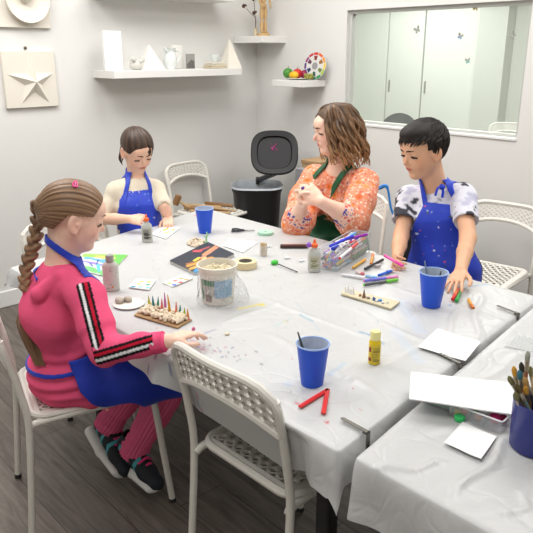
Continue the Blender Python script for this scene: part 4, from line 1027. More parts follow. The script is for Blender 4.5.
# ================================================================ boy
def boy():
    root = empty('person', (2.33, 1.38, 0), 0, 'boy with short dark hair standing in a tie-dye shirt and blue apron', 'person')
    f = _n(-FH*.80-RT*.60); rgt = _n(np.cross(f, ZZ))
    h = .222; hc = P(422.5, 150.5, 2.60); hd = _n(-RT*math.cos(.50)-FH*math.sin(.50)); hf = _n(hd-.22*ZZ); R = frame(hf, ZZ+.22*hd)
    neck = P(437, 189, 2.70); pel = P(445, 270, 2.76); pel = V(pel[0], pel[1], .67); chest = pel*.36+neck*.64
    shL = P(463, 196, 2.62); shR = P(409, 198, 2.78)
    elL = P(468, 238, 2.50); wrL = P(461, 270, 2.36); elR = P(401, 236, 2.70); wrR = P(397, 258, 2.60)
    hipR = pel+rgt*.075; hipL = pel-rgt*.075; aR = V(hipR[0], hipR[1], .08)+rgt*.02; aL = V(hipL[0], hipL[1], .08)-rgt*.02; kR = (hipR+aR)/2+f*.02; kL = (hipL+aL)/2+f*.02
    F = Field((1.82, 1.0, .02), (2.62, 1.72, 1.31), .004); W = .74
    torso(F, pel, chest, neck, rgt, rgt, W); shoulders(F, neck, shL, shR, .7)
    g = head(F, hc, R, h, {'nose': .425})
    F.limb(neck-V(0, 0, .03), g(-.12, 0, -.2), (.05, .05), (.046, .05), rgt, .025)
    for s, e, w in ((shR, elR, wrR), (shL, elL, wrL)): F.cone(s, e, .036, .031, .02); F.chain([e, e*.55+w*.45, w], [.032, .030, .021], .01)
    tp = T(452, 289, .745); hand(F, wrL, (tp-wrL)+V(0, 0, .005), V(0, 0, -1)-.4*FH, .14, 1, (.15, .1, .1, .15), .1, .25, wr=.02)
    hR = T(394, 264, .765); hand(F, wrR, (hR-wrR)-ZZ*.0, V(0, 0, -.3)+RT*.9-FH*.1, .14, -1, (1.05, 1.1, 1.1, 1.1), .75, wr=.02)
    legs(F, hipR, hipL, kR, kL, aR, aL, .8, 0, f)
    F.build('body', M_SKIN, root, 1, skincol((228, 178, 144), [(hc, R, h)], (196, 104, 92), (222, 148, 116)))
    face_parts(root, g, h, {'brow': (52, 38, 32), 'lash': .004, 'lw': .015, 'iris': (45, 30, 22), 'look': -.5}, R)
    def shirt(F, gg=0):
        torso(F, pel, chest, neck-V(0, 0, .012), rgt, rgt, W, .018+gg); shoulders(F, neck-V(0, 0, .014), shL, shR, .7, .015+gg)
    F = Field((2.0, 1.0, .55), (2.62, 1.72, 1.12), .004); shirt(F); F.limb(pel, pel+V(0, 0, -.05), (.135, .1), (.14, .105), rgt, .03)
    for s, e, t in ((shR, elR, .60), (shL, elL, .62)):
        F.chain([s, s*(1-t)+e*t], [.052, .052], .02); c = s*(1-t)+e*t; d = _n(e-s); F.cone(c+d*.062, c+d*.10, .075, .08, .002, 's'); F.cone(c+d*.03, c+d*.1, .044, .05, .003, 's')
    F.disp(lambda p: .0045*fbm(p*2.4)+.003*fbm(p*4.2)-.003*np.exp(-(fbm(p*2.6, 5)/.18)**2))
    def tie(v):
        c = np.ones((len(v), 3))*np.array(s2l((226, 226, 236))); n = fbm(v*5.2)+.6*fbm(v*12, 3)+.35*fbm(v*26, 6)
        k = np.clip((n-.18)*4, 0, 1)*.93; c = c*(1-k[:, None])+np.array(s2l((28, 32, 44)))*k[:, None]
        k = np.clip((-n-.35)*2.5, 0, 1)*.5; c = c*(1-k[:, None])+np.array(s2l((150, 150, 190)))*k[:, None]; return c
    F.build('tie_dye_shirt', attrmat('tie_dye', .85, bump=.2, bscale=120, spec=.2), root, 1, tie)
    def clothed(F, gg=0.):
        shirt(F, .007+gg); F.limb(pel+f*.01, pel+V(0, 0, -.16)+f*.02, (.155, .11), (.175, .125), rgt, .05)
    sk = [(pel+f*.14+rgt*(RNG.rand()-.5)*.22+V(0, 0, .34*RNG.rand()-.03), .0018+.003*RNG.rand()**2, [(210, 215, 230), (150, 165, 215), (200, 70, 120), (50, 80, 60), (110, 130, 215)][i % 5]) for i in range(40)]
    bib_apron(root, clothed, pel, f, rgt, (1.95, .98, .50), (2.62, 1.75, 1.1), .285, .085, .150, -.15, M_APR, aproncol(BLUE, sk), .0042)
    def bodyf(F): shirt(F, .001); F.limb(neck-V(0, 0, .03), g(-.12, 0, -.2), (.052, .052), (.048, .052), rgt, .025)
    for s in (1, -1):
        a = pel+rgt*s*.078+V(0, 0, .27); b = neck+rgt*s*.052+V(0, 0, .05)
        wrap(root, bodyf, neck-.17, neck+.12, [((a+b)/2, _n(np.cross(b-a, f)), .022)], M_APR, 'neck_strap', .0055, .0027, BLUE, lambda p: np.maximum(np.maximum(-((p-neck)@f)-.05, pel[2]+.265-p[..., 2]), -s*((p-neck)@rgt)+0*p[..., 2]) if 0 else np.maximum.reduce([-((p-neck)@f)-.05, pel[2]+.24-p[..., 2], -s*((p-neck)@rgt), p[..., 2]-neck[2]-.05-.35*np.clip(-((p-neck)@f), 0, 1)]))
    k_ = neck-rgt*.057+f*.045+V(0, 0, -.005)
    c_ = P(442, 187, 2.585); mb = MB().ball(c_, (.013, .013, .011), jit=.15); mb.tube(smooth([c_, c_+f*.02+ZZ*.0-RT*.008, c_-ZZ*.03+f*.03-RT*.012], 4), .006, 6, flat=.4).tube(smooth([c_, c_+f*.012-ZZ*.015+RT*.01, c_-ZZ*.04+f*.02+RT*.012], 4), .006, 6, flat=.4); mb.build('strap_knot', mat('blue_strap', BLUE, .6), root)
    F = Field(pel-V(.25, .25, .68), pel+V(.25, .25, .1), .006); legs(F, hipR, hipL, kR, kL, aR, aL, .8, .016); F.build('trousers', mat('dark_trousers', (40, 42, 50), .8), root, 1)
    shoes(root, f, (aR, aL), .19, mat('dark_trainer', (60, 62, 68), .6))
    hm = hairmat('black_hair', (24, 18, 15), (50, 38, 31), .65)
    F = Field(hc-.2, hc+.22, .003); F.ell(g(-.065, 0, .15), np.array([.475, .37, .405])*h, R, .02*h); F.ell(g(-.28, 0, -.02), np.array([.17, .25, .26])*h, R, .08*h); F.ell(g(.14, 0, .38), np.array([.26, .24, .14])*h, R, .1*h)
    def face(p):
        q = ((p-hc)@R)/h; x, y, z = q[..., 0], np.abs(q[..., 1]), q[..., 2]
        a = np.where(z > .25, x-.55, np.where(z > .07, x-.13-.0*y, np.where(z > -.03, x-.05, x+.13+.25*np.clip(-z, 0, 1))))
        return np.maximum(a, -.32-z)*h*.8
    F.disp(lambda p: .0015*fbm(p*14)); F.keep(face)
    F.build('hair', hm, root, 1, lambda v: np.repeat(np.clip(.15+.12*fbm(v*20), 0, 1)[:, None], 3, 1))
    keep = lambda p: (p[2] > .24 and p[0] < .4) or (p[2] > -.1 and p[0] < .1 and abs(p[1]) > .1 and p[2] > -.02-.3*(p[0] < -.12)) or p[0] < -.3
    flow = lambda q: (1.2, .25*np.sign(q[1]+.03), -.5) if q[2] > .2 else (.25, 0, -1)
    pt = scalp(g, R, h, 620, keep, flow, .15, .01, .03, 5, (.475, .375, .41), (-.06, 0, .145))
    pt = [p for p in pt if ((R.T@(p[-1]-hc))/h)[2] > (-.33 if ((R.T@(p[-1]-hc))/h)[0] < .05 else .17)]
    mb, sh = strand_tubes(pt, .0030, 4, (.7, 1, .15)); o = mb.build('hair_tufts', hm, root); setcol(o.data, np.repeat(sh[:, None]*.5, 3, 1))
# ================================================================ woman
def woman():
    root = empty('person', (2.6, 2.2, 0), 0, 'woman with curly shoulder-length hair, orange floral blouse and green apron, seated', 'person')
    f = _n(-FH*.82-RT*.57); rgt = _n(np.cross(f, ZZ))
    h = .225; hc = P(333.5, 130.5, 3.03); hd = _n(-RT*math.cos(.24)-FH*math.sin(.24)); hf = _n(hd-.10*ZZ); R = frame(hf, ZZ+.10*hd)
    neck = P(340, 170, 3.10); pel = V(2.56, 2.2, .56); chest = pel*.38+neck*.62
    shL = P(365, 181, 3.02); shR = P(314, 177, 3.24)
    elL = P(353, 219, 2.86); wrL = P(321, 202, 2.78); elR = P(297, 221, 3.06); wrR = P(302, 205, 2.90)
    kR = V(2.12, 2.18, .52); kL = V(2.14, 1.98, .52); hipR = pel+rgt*.09; hipL = pel-rgt*.09; aR = V(2.2, 2.2, .09); aL = V(2.22, 1.96, .09)
    F = Field((1.85, 1.65, .02), (2.85, 2.6, 1.36), .004)
    torso(F, pel, chest, neck, rgt, rgt, .92); shoulders(F, neck, shL, shR, .85)
    for s in (1, -1): F.ell(chest+rgt*s*.075+f*.085+V(0, 0, .01), (.07, .07, .07), None, .05)
    g = head(F, hc, R, h, {'nose': .432})
    F.limb(neck-V(0, 0, .03), g(-.12, 0, -.2), (.056, .056), (.05, .055), rgt, .025)
    for s, e, w in ((shR, elR, wrR), (shL, elL, wrL)): F.cone(s, e, .046, .04, .02); F.chain([e, e*.55+w*.45, w], [.04, .038, .025], .01)
    mid = P(303.5, 190, 2.80)
    hand(F, wrL, (P(309, 193, 2.80)-wrL)+V(0, 0, .01), -RT*.2+FH*.8-ZZ*.3, .165, 1, (.6, .8, .9, 1.), .6, wr=.024)
    hand(F, wrR, (P(297, 192, 2.83)-wrR)+RT*.01, RT*.8-FH*.2+ZZ*.1, .165, -1, (.7, .9, 1., 1.1), .6, wr=.024)
    legs(F, hipR, hipL, kR, kL, aR, aL, 1., 0, f)
    F.build('body', M_SKIN, root, 1, skincol((243, 200, 178), [(hc, R, h)], (196, 92, 88), (228, 140, 122)))
    face_parts(root, g, h, {'brow': (92, 66, 48), 'lash': .008, 'lw': .013, 'iris': (80, 90, 80)}, R)
    def blouse(F, gg=0):
        torso(F, pel, chest, neck-V(0, 0, .02), rgt, rgt, .92, .02+gg); shoulders(F, neck-V(0, 0, .03), shL, shR, .85, .016+gg)
        for s in (1, -1): F.ell(chest+rgt*s*.075+f*.09+V(0, 0, .01), (.085+gg, .085+gg, .085+gg), None, .05)
    F = Field((1.9, 1.65, .45), (2.85, 2.62, 1.14), .0045); blouse(F); F.limb(pel, pel+V(0, 0, -.03), (.17, .13), (.18, .14), rgt, .03)
    for s, e, w, t in ((shR, elR, wrR, .38), (shL, elL, wrL, .30)):
        c = e*(1-t)+w*t; F.chain([s, s*.5+e*.5, e+V(0, 0, -.012)], [.064, .072, .070], .03); F.chain([e+V(0, 0, -.012), c], [.070, .046], .03)
        d = _n(w-e); F.cone(c+d*.035, c+d*.075, .050, .056, .002, 's') if 0 else None
    F.ell(neck+f*.075+V(0, 0, .045), (.045, .045, .05), None, .01, 's')
    F.disp(lambda p: .006*fbm(p*1.8)+.005*fbm(p*3.4, 4)-.006*np.exp(-(fbm(p*2.2, 5)/.16)**2))
    def flor(v):
        c = np.ones((len(v), 3))*np.array(s2l((232, 150, 118)))
        rs = np.random.RandomState(3); cell = .062
        def layer(cell, r0, rgbs, prob, ring=None):
            nonlocal c
            q = v/cell; b = np.floor(q).astype(int); best = np.full(len(v), 9.); ci = np.zeros(len(v), int)
            for dx in (-1, 0, 1):
                for dy in (-1, 0, 1):
                    for dz in (-1, 0, 1):
                        k = b+np.array([dx, dy, dz]); hsh = (k[:, 0]*73856093 ^ k[:, 1]*19349663 ^ k[:, 2]*83492791) & 0xffff
                        j = np.stack([(hsh*97 % 1009)/1009., (hsh*57 % 997)/997., (hsh*31 % 991)/991.], 1); d = np.linalg.norm(q-k-j, axis=1)*cell; on = (hsh % 100) < prob*100
                        m = on & (d < best); best[m] = d[m]; ci[m] = hsh[m] % len(rgbs)
            w = best*(1+.28*fbm(v*26)); k = np.clip((r0-w)/(.25*r0), 0, 1); c = c*(1-k[:, None])+np.array([s2l(x) for x in rgbs])[ci]*k[:, None]
            if ring: k = np.clip((r0*.35-w)/(.1*r0), 0, 1); c = c*(1-k[:, None])+np.array(s2l(ring))*k[:, None]
        layer(.0125, .0052, [(246, 218, 196), (222, 106, 88), (210, 88, 84), (246, 228, 210), (240, 200, 176)], .95)
        layer(.05, .018, [(240, 128, 62), (232, 112, 66), (243, 150, 84)], .9, (196, 96, 62))
        layer(.03, .006, [(120, 110, 150), (170, 80, 90)], .4)
        for (w_, e_, t) in ((wrR, elR, .38), (wrL, elL, .30)):
            cc = e_*(1-t)+w_*t; d = _n(w_-e_); s = (v-cc)@d; r = np.linalg.norm(v-cc-s[:, None]*d, axis=1); m = (s > -.01) & (s < .07) & (r < .09)
            n = fbm(v*20)+.5*fbm(v*40, 4); pal = np.where((n > .35)[:, None], np.array(s2l((70, 70, 150))), np.where((n < -.35)[:, None], np.array(s2l((214, 84, 80))), np.array(s2l((238, 196, 176))))); c[m] = pal[m]
        return c
    F.build('floral_blouse', attrmat('floral_cotton', .8, bump=.15, bscale=120, spec=.2), root, 1, flor)
    def clothed(F, gg=0.):
        blouse(F, .007+gg); F.limb(pel+f*.01, pel+V(0, 0, -.02)+f*.02, (.19, .15), (.2, .16), rgt, .05); F.cone(hipR+f*.05, kR, .12, .09, .05); F.cone(hipL+f*.05, kL, .12, .09, .05); F.cone(kR, kL, .08, .08, .05)
    M_G = apron_mat('green_apron_cloth', 0)
    bib_apron(root, clothed, pel, f, rgt, (1.95, 1.7, .42), (2.8, 2.6, 1.14), .25, .095, .16, -.12, M_G, lambda v: np.ones((len(v), 3))*np.array(s2l((20, 92, 54))), .0045)
    def bodyf(F): blouse(F, .001); F.limb(neck-V(0, 0, .03), g(-.12, 0, -.2), (.06, .06), (.055, .06), rgt, .025)
    for s in (1, -1):
        a = pel+rgt*s*.088+V(0, 0, .24); b = neck+rgt*s*.066+V(0, 0, .03)
        wrap(root, bodyf, neck-V(.25, .25, .32), neck+V(.2, .2, .08), [((a+b)/2, _n(np.cross(b-a, f)), .026)], M_G, 'neck_strap', .0065, .003, (20, 92, 54), lambda p: np.maximum(np.maximum(-((p-neck)@f)-.03, pel[2]+.24-p[..., 2]), -s*((p-neck)@rgt)+0*p[..., 2]) if 0 else np.maximum.reduce([-((p-neck)@f)-.05, pel[2]+.24-p[..., 2], -s*((p-neck)@rgt), p[..., 2]-neck[2]-.05-.35*np.clip(-((p-neck)@f), 0, 1)]))
    F = Field(V(1.9, 1.7, .05), V(2.8, 2.5, .75), .006); legs(F, hipR, hipL, kR, kL, aR, aL, 1., .014); F.build('trousers', mat('dark_jeans', (44, 50, 68), .85), root, 1)
    shoes(root, f, (aR, aL), .23, mat('dark_trainer', (60, 62, 68), .6))
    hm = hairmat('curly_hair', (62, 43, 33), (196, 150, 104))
    F = Field(hc-.25, hc+.25, .004); F.ell(g(-.08, 0, .14), np.array([.455, .385, .40])*h, R, .02*h); F.ell(g(-.27, 0, -.12), np.array([.21, .33, .36])*h, R, .1*h)
    def face(p):
        q = ((p-hc)@R)/h; x, y, z = q[..., 0], np.abs(q[..., 1]), q[..., 2]
        a = np.where(z > .1, x-.30+.8*np.clip(.32-z, 0, 1), x+.05+.3*np.clip(.1-z, 0, 1)); return a*h*.8
    F.disp(lambda p: .003*fbm(p*7)); F.keep(face); F.build('hair', hm, root, 1, lambda v: np.repeat(np.clip(.12+.1*fbm(v*12), 0, 1)[:, None], 3, 1))
    pth = []
    for i in range(210):
        ph = RNG.uniform(.62, 2*PI-.62); cx, sy = math.cos(ph), math.sin(ph); rr = .37+.10*RNG.rand(); l = .50+.28*RNG.rand(); l = l if abs(ph-PI) < 2.1 else l*.85
        st = [(-.06+.2*cx*.5, sy*.12, .52), (-.08+cx*.30, sy*.27, .46), (-.09+cx*rr*1.0, sy*rr*.93, .22), (-.12+cx*rr*1.1, sy*rr*1.08, -.05), (-.15+cx*rr*1.12, sy*rr*1.12, -.32), (-.17+cx*rr*1.15, sy*rr*1.14, -l)]
        p = smooth([np.array(q) for q in st], 9); n_ = len(p); t = np.linspace(0, 1, n_); fr = 15+8*RNG.rand(); p0 = RNG.rand()*6.28; am = .008+.05*t**1.3
        p = p+np.stack([np.cos(t*fr+p0)*am*cx+np.sin(t*fr+p0)*am*-sy, np.cos(t*fr+p0)*am*sy+np.sin(t*fr+p0)*am*cx, 0*t], 1)
        if ph < .85 or ph > 2*PI-.85: p[:, 0] = np.minimum(p[:, 0], .30-.12*t)
        pth.append(np.array([g(*q) for q in p]))
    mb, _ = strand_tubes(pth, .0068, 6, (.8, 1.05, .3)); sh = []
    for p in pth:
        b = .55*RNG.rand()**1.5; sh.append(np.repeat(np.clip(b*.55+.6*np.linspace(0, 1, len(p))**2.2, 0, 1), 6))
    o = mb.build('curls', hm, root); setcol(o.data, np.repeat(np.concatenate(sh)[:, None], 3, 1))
    c = P(303, 189, 2.80); o = MB().ball(c, (.009, .009, .012), jit=.2).build('modelling_clay', mat('purple_clay', (92, 50, 140), .6)); tag(o, 'small lump of purple clay pinched in the fingers of the woman', 'clay')
girl_far(); boy(); woman()
Z0 = TZ+.0045
GL = mat('clear_plastic', (240, 245, 246), .08, alpha=.22, spec=.6)
def cup(px, r0, r1, h, label, inner, stick=()):
    p = T(*px, TZ+.003); r = empty('paper_cup', p, 0, label, 'cup', 'blue paper cups')
    t = .0015; prof = [(0, .003), (r0-t, .003), (r0-t+(r1-r0)*.5, h*.5)]
    MB().lathe([(0, 0), (r0*.96, 0), (r0, .004), (r0+(r1-r0)*.33, h*.34), (r0+(r1-r0)*.36, h*.35), (r0+(r1-r0)*.66, h*.66), (r0+(r1-r0)*.69, h*.67), (r1, h), (r1+.0015, h), (r1-t, h-.001)], 36, c=p, cap=False).build('cup_wall', mat('blue_cup', (28, 84, 216), .4), r)
    MB().lathe([(r1-t, h-.0005), (r0+(r1-r0)*.5-t, h*.5), (r0+(r1-r0)*.35-t, h*.35)], 36, cap=False, c=p).build('inner_wall', mat('cup_inner_%s' % px[0], inner, .5, vary=.35, vscale=60), r)
    MB().lathe([(0, h*.36), (r0+(r1-r0)*.36-t, h*.36)], 36, c=p).build('paint_water', mat('paint_water', (96, 128, 190), .1), r)
    MB().tube([p+V(math.cos(a)*(r1+.0005), math.sin(a)*(r1+.0005), h) for a in np.linspace(0, 2*PI, 37)[:-1]], .0022, 6, closed=True).build('rim', mat('cup_rim_blue', (150, 180, 232), .4), r)
    for (dx, dy, dz, tl, col, lb) in stick:
        a = p+V(0, 0, .01); b = p+dx*RT+dy*FH+V(0, 0, dz); d = _n(b-a)
        q = empty('paintbrush', a, 0, lb, 'paintbrush', 'brushes in the blue cups')
        MB().tube([a, a*.3+b*.7, b], [.0022, .0035, .0018], 8).build('handle', mat('brush_handle_%d' % col[0], col, .4), q)
        MB().tube([a, a-d*.006], [.0026, .0015], 6).build('bristles', mat('dark_bristle', (60, 50, 40), .8), q)
    return r
cup((312, 383.5), .0285, .0405, .111, 'blue paper cup with one dark stick, at the near side of the long table', (206, 216, 236), [(-.038, .0, .142, 0, (62, 74, 70), 'dark paintbrush leaning in the blue cup at the near side of the table')])
cup((431, 305.5), .031, .0455, .118, 'blue paper cup in front of the boy, splashed with dark paint inside', (200, 210, 226), [(-.030, .01, .152, 0, (120, 140, 160), 'grey-blue paintbrush standing in the cup in front of the boy'), (.024, .0, .12, 0, (60, 60, 70), 'short dark paintbrush leaning right in the cup in front of the boy')])
cup((205, 232.5), .029, .0415, .115, 'blue paper cup at the far left, near the chair with wooden tools', (206, 216, 236))
# bottles
def bottle(px, s, label, body, cap, oval=1., tip=None, cat='bottle', prof=None, hh=.12, capc=None, deco=None, rz=None, name='glue_bottle'):
    p = T(*px, TZ+.003); r = empty(name, p, 0, label, cat)
    Rz = rotz(AZ-PI/2 if rz is None else rz)
    pr = prof or [(0, 0), (.022, 0), (.0245, .004), (.0245, .072), (.022, .082), (.011, .092), (.010, .098)]
    pr = [(a*s, b*s) for a, b in pr]; top = pr[-1][1]
    MB().lathe(pr, 32, R=Rz, sy=oval, c=p).build('bottle_body', body, r)
    if cap == 'twist':
        MB().lathe([(0, top), (.0115*s, top), (.0115*s, top+.012*s), (.006*s, top+.016*s), (.0035*s, top+.030*s), (0, top+.032*s)], 20, c=p).build('cap', capc, r)
        MB().lathe([(.0116*s, top+.001*s), (.0125*s, top+.001*s), (.0125*s, top+.006*s), (.0116*s, top+.006*s)], 20, c=p).build('cap_ring', capc, r)
    elif cap == 'flip':
        MB().lathe([(0, top-.002*s), (.014*s, top-.002*s), (.0145*s, top+.018*s), (.012*s, top+.022*s), (0, top+.022*s)], 24, c=p).build('cap', capc, r)
    if deco: deco(r, p, s, Rz)
    return r
M_GLUE = mat('cloudy_glue_plastic', (206, 208, 202), .3, alpha=.93, vary=.12, vscale=50)
M_OR = mat('orange_cap', (243, 108, 44), .4); M_PU = mat('purple_cap', (140, 84, 190), .4)
def label_print(r, p, s, Rz, base=(176, 172, 160), ink=(84, 84, 80), n=9, r0=.0251, z0=.014, z1=.066, oval=.62):
    f = lambda a, z, rr=r0: p+Rz@V(math.cos(a)*rr*s, math.sin(a)*rr*s*oval, z*s)
    mb = MB(); A = np.linspace(-PI/2-.95, -PI/2+.95, 13); v = [f(a, z) for z in (z0, z1) for a in A]; mb.add(v, [(i, i+1, 14+i, 13+i) for i in range(12)]).build('label', mat('bottle_label_%d' % base[0], base, .5), r)
    mb = MB(); rs = np.random.RandomState(int(p[0]*1000) % 999)
    for i in range(n):
        z = z0+.004+(z1-z0-.01)*i/n; a0 = -PI/2-.7+rs.rand()*.4; a1 = -PI/2+.2+rs.rand()*.6; A = np.linspace(a0, a1, 6); h_ = .0022+.002*(rs.rand() > .7)
        v = [f(a, zz, r0+.0003) for zz in (z, z+h_) for a in A]; mb.add(v, [(k, k+1, 7+k, 6+k) for k in range(5)])
    mb.build('label_print', mat('label_ink_%d' % ink[0], ink, .6), r)
bottle((147.5, 242), .98, 'small glue bottle with an orange tip in front of the small girl', M_GLUE, 'twist', .62, capc=M_OR, deco=lambda r, p, s, R: label_print(r, p, s, R, (170, 168, 158), (62, 62, 60)), cat='glue bottle')
def purple(r, p, s, R):
    label_print(r, p, s, R, (190, 186, 170), (110, 120, 60), 7)
    q = p-RT*.022+V(0, 0, .100*s); MB().lathe([(0, 0), (.009, 0), (.009, .012), (.005, .016), (0, .02)], 16, c=q-FH*.004).build('purple_tip', M_PU, r)
bottle((314, 271.5), 1.0, 'glue bottle with orange and purple caps beside the clear marker box', M_GLUE, 'twist', .62, capc=M_OR, deco=purple, cat='glue bottle')
def sp_deco(r, p, s, R):
    mb = MB(); rs = np.random.RandomState(2)
    for i in range(46):
        a = -PI/2+rs.uniform(-1.3, 1.3); z = rs.uniform(.01, .09); c = p+R@V(math.cos(a)*.0288, math.sin(a)*.0202, z); mb.ball(c, .0006+.0013*rs.rand()**2, n=4)
    mb.build('paint_specks', mat('speck_grey', (128, 138, 142), .6), r)
    c = p+R@V(.009, -.0195, .018); MB().ball(c, (.004, .002, .004), n=6).build('orange_spot', mat('orange_spot', (212, 142, 84), .6), r)
bottle((112, 290), 1.0, 'pale paint-specked bottle with a grey neck next to the girl in pink', mat('white_bottle', (205, 206, 198), .35), 'flip', .7, capc=mat('grey_cap', (160, 160, 156), .5), deco=sp_deco, prof=[(0, 0), (.026, 0), (.0285, .004), (.0285, .090), (.024, .100), (.0155, .105), (.0155, .108)], name='paint_bottle', cat='bottle')
def yl(r, p, s, R):
    label_print(r, p, s, R, (222, 196, 60), (150, 132, 50), 8, .0166, .006, .058, 1.)
    mb = MB(); f = lambda a, z: p+R@V(math.cos(a)*.0172, math.sin(a)*.0172, z)
    for (z, h_, a0, a1) in ((.036, .014, -PI/2-1.25, -PI/2-.75), (.01, .010, -PI/2-1.3, -PI/2-.7)):
        A = np.linspace(a0, a1, 5); mb.add([f(a, zz) for zz in (z, z+h_) for a in A], [(k, k+1, 6+k, 5+k) for k in range(4)])
    mb.build('label_badge', mat('label_badge_red', (150, 60, 50), .5), r)
bottle((374, 362.5), 1.0, 'small yellow acrylic paint bottle with a pale yellow cap', mat('yellow_paint', (232, 200, 24), .3), 'flip', 1., capc=mat('pale_yellow_cap', (240, 232, 160), .4), prof=[(0, 0), (.0155, 0), (.0163, .003), (.0163, .062), (.013, .068), (.0118, .071)], deco=yl, name='paint_bottle', cat='paint bottle')
# bucket in a plastic bag
p = T(218, 301, TZ+.003); r = empty('plastic_tub', p, 0, 'white tub full of cream clay crumbs wrapped in clear plastic', 'tub')
MB().lathe([(0, 0), (.050, 0), (.053, .005), (.0625, .118), (.066, .119), (.066, .126), (.0685, .132), (.064, .133), (.0615, .126), (.058, .09)], 44, c=p).build('tub_wall', mat('cream_tub', (226, 220, 206), .4), r)
def tubfn(a0, a1, z0, z1, rr=.0006): 
    A = np.linspace(a0, a1, 14); f = lambda a, z: p+V(math.cos(a), math.sin(a), 0)*(.053+.0095*z/.113+rr)+V(0, 0, z); return [f(a, z) for z in (z0, z1) for a in A], [(i, i+1, 15+i, 14+i) for i in range(13)]
af = AZ+PI; mb = MB()
for j, (a0, a1, z0, z1, c) in enumerate([(-.95, -.1, .072, .092, 0), (-.95, -.1, .03, .072, 1), (-.1, 1.0, .03, .092, 2), (-.7, -.3, .015, .040, 3), (-1.0, -.85, .02, .09, 4)]):
    v, f = tubfn(af-a1*-1 if 0 else af+a0, af+a1, z0, z1, .0006+.0002*j); mb.add(v, f, c)
o = mb.build('printed_label', [mat('tub_green', (90, 132, 104), .5), mat('tub_grey', (196, 192, 184), .5, vary=.35, vscale=60), mat('tub_blue', (160, 192, 218), .5, vary=.3, vscale=50), mat('tub_brown', (128, 98, 84), .5, vary=.3, vscale=60), mat('tub_green', (90, 132, 104), .5)], r)
F = Field(p-V(.08, .08, 0), p+V(.08, .08, .15), .0025); F.cone(p+V(0, 0, .07), p+V(0, 0, .105), .057, .054, .003); F.keep(lambda q: q[..., 2]-p[2]-.112)
for i in range(120):
    a, rr = RNG.rand()*2*PI, .052*math.sqrt(RNG.rand()); F.ell(p+V(rr*math.cos(a), rr*math.sin(a), .112+.004*RNG.rand()), np.array([.005, .005, .004])*(.7+.7*RNG.rand()), None, .0015)
F.build('clay_crumbs', mat('crumb_clay', (212, 200, 168), .9, bump=.3, bscale=200, vary=.15, vscale=30), r, 0)
F = Field(p-V(.14, .14, 0), p+V(.14, .14, .15), .0035)
F.chain([p+V(0, 0, .0), p+V(0, 0, .05), p+V(0, 0, .108)], [.070, .066, .067], .01); F.ell(p+V(0, 0, .0)+RT*.02, (.088, .080, .020), None, .03); F.ell(p+RT*.065+FH*.02+V(0, 0, .02), (.03, .03, .05), None, .03)
F.disp(lambda q: .004*fbm(q*4)+.004*np.abs(fbm(q*V(5, 5, 2), 4))-.005*np.exp(-(fbm(q*3, 5)/.14)**2)); inn = F.copy(-.0022); F.keep(lambda q: np.maximum(p[2]+.001-q[..., 2], q[..., 2]-p[2]-.112)); F.F = np.maximum(F.F, -inn.F)
F.build('plastic_wrap', mat('crinkled_wrap', (236, 240, 242), .15, alpha=.13, spec=.5), r, 0)
# rolls, sponge, scissors
def ring(name, px, ro, ri, h, m, label, cat, z=0, inner=None):
    p = T(*px, TZ+.003); prof = [(ri, 0), (ro, 0), (ro, h), (ri, h), (ri, 0)]
    o = MB().lathe(prof, 40, cap=False, c=p).build(name, m); tag(o, label, cat)
    if inner: MB().lathe([(ri-.0015, .0005), (ri, .0005), (ri, h-.0003), (ri-.0015, h-.0003), (ri-.0015, .0005)], 40, cap=False, c=p).build('cardboard_core', inner, o)
    return o
ring('masking_tape', (245.5, 267), .044, .027, .026, mat('masking_tape', (222, 206, 164), .6), 'beige roll of masking tape lying behind the tub', 'tape', inner=mat('grey_core', (128, 124, 116), .8))
ring('tape_roll', (265.5, 234), .036, .006, .012, mat('mint_tape', (172, 218, 190), .5), 'flat mint-green tape roll at the far edge of the table', 'tape')
p = T(263.7, 255.5, TZ+.003); r = empty('toothpick_pot', p, 0, 'small clear pot packed with wooden toothpicks', 'pot'); MB().lathe([(0, 0), (.017, 0), (.017, .045), (.0155, .045), (.0155, .002), (0, .002)], 24, c=p).build('pot_wall', GL, r)
mb = MB()
for i in range(42):
    a, rr = RNG.rand()*2*PI, .0135*math.sqrt(RNG.rand()); q = p+V(rr*math.cos(a), rr*math.sin(a), 0); mb.tube([q+V(0, 0, .002), q+V(RNG.randn()*.001, RNG.randn()*.001, .050+.003*RNG.rand())], .0013, 5)
tag(mb.build('toothpicks', mat('pale_wood', (214, 184, 138), .7), r), kind='stuff')
def scissors():
    c = T(243, 231, Z0); r = empty('scissors', c, 0, 'small black-handled scissors lying open near the far edge', 'scissors'); m = mat('black_plastic', (36, 38, 46), .4)
    for s in (1, -1):
        d = _n(RT*1-FH*.15*s); n = np.cross(ZZ, d)
        ctr = c-RT*.034+FH*(.016*s)+V(0, 0, .004); lp = [ctr+d*.018*math.cos(a)+n*.013*math.sin(a) for a in np.linspace(0, 2*PI, 21)[:-1]]
        h_ = MB().tube(lp, 0.0032, 8, closed=True).tube([ctr+d*.015, c+d*.006+V(0, 0, .004)], .0045, 8).build('handle', m, r)
        MB().prism([(0, -.004), (.055, -.001), (.055, .001), (0, .004)], 0, .0014, fn=lambda x, y, z: c+d*x+n*(y*1-.0*s)+V(0, 0, z+.003+.0012*s)).build('blade', mat('steel', (170, 174, 178), .25, .9) if 0 else mat('dark_steel', (90, 92, 98), .3, .6), r)
scissors()
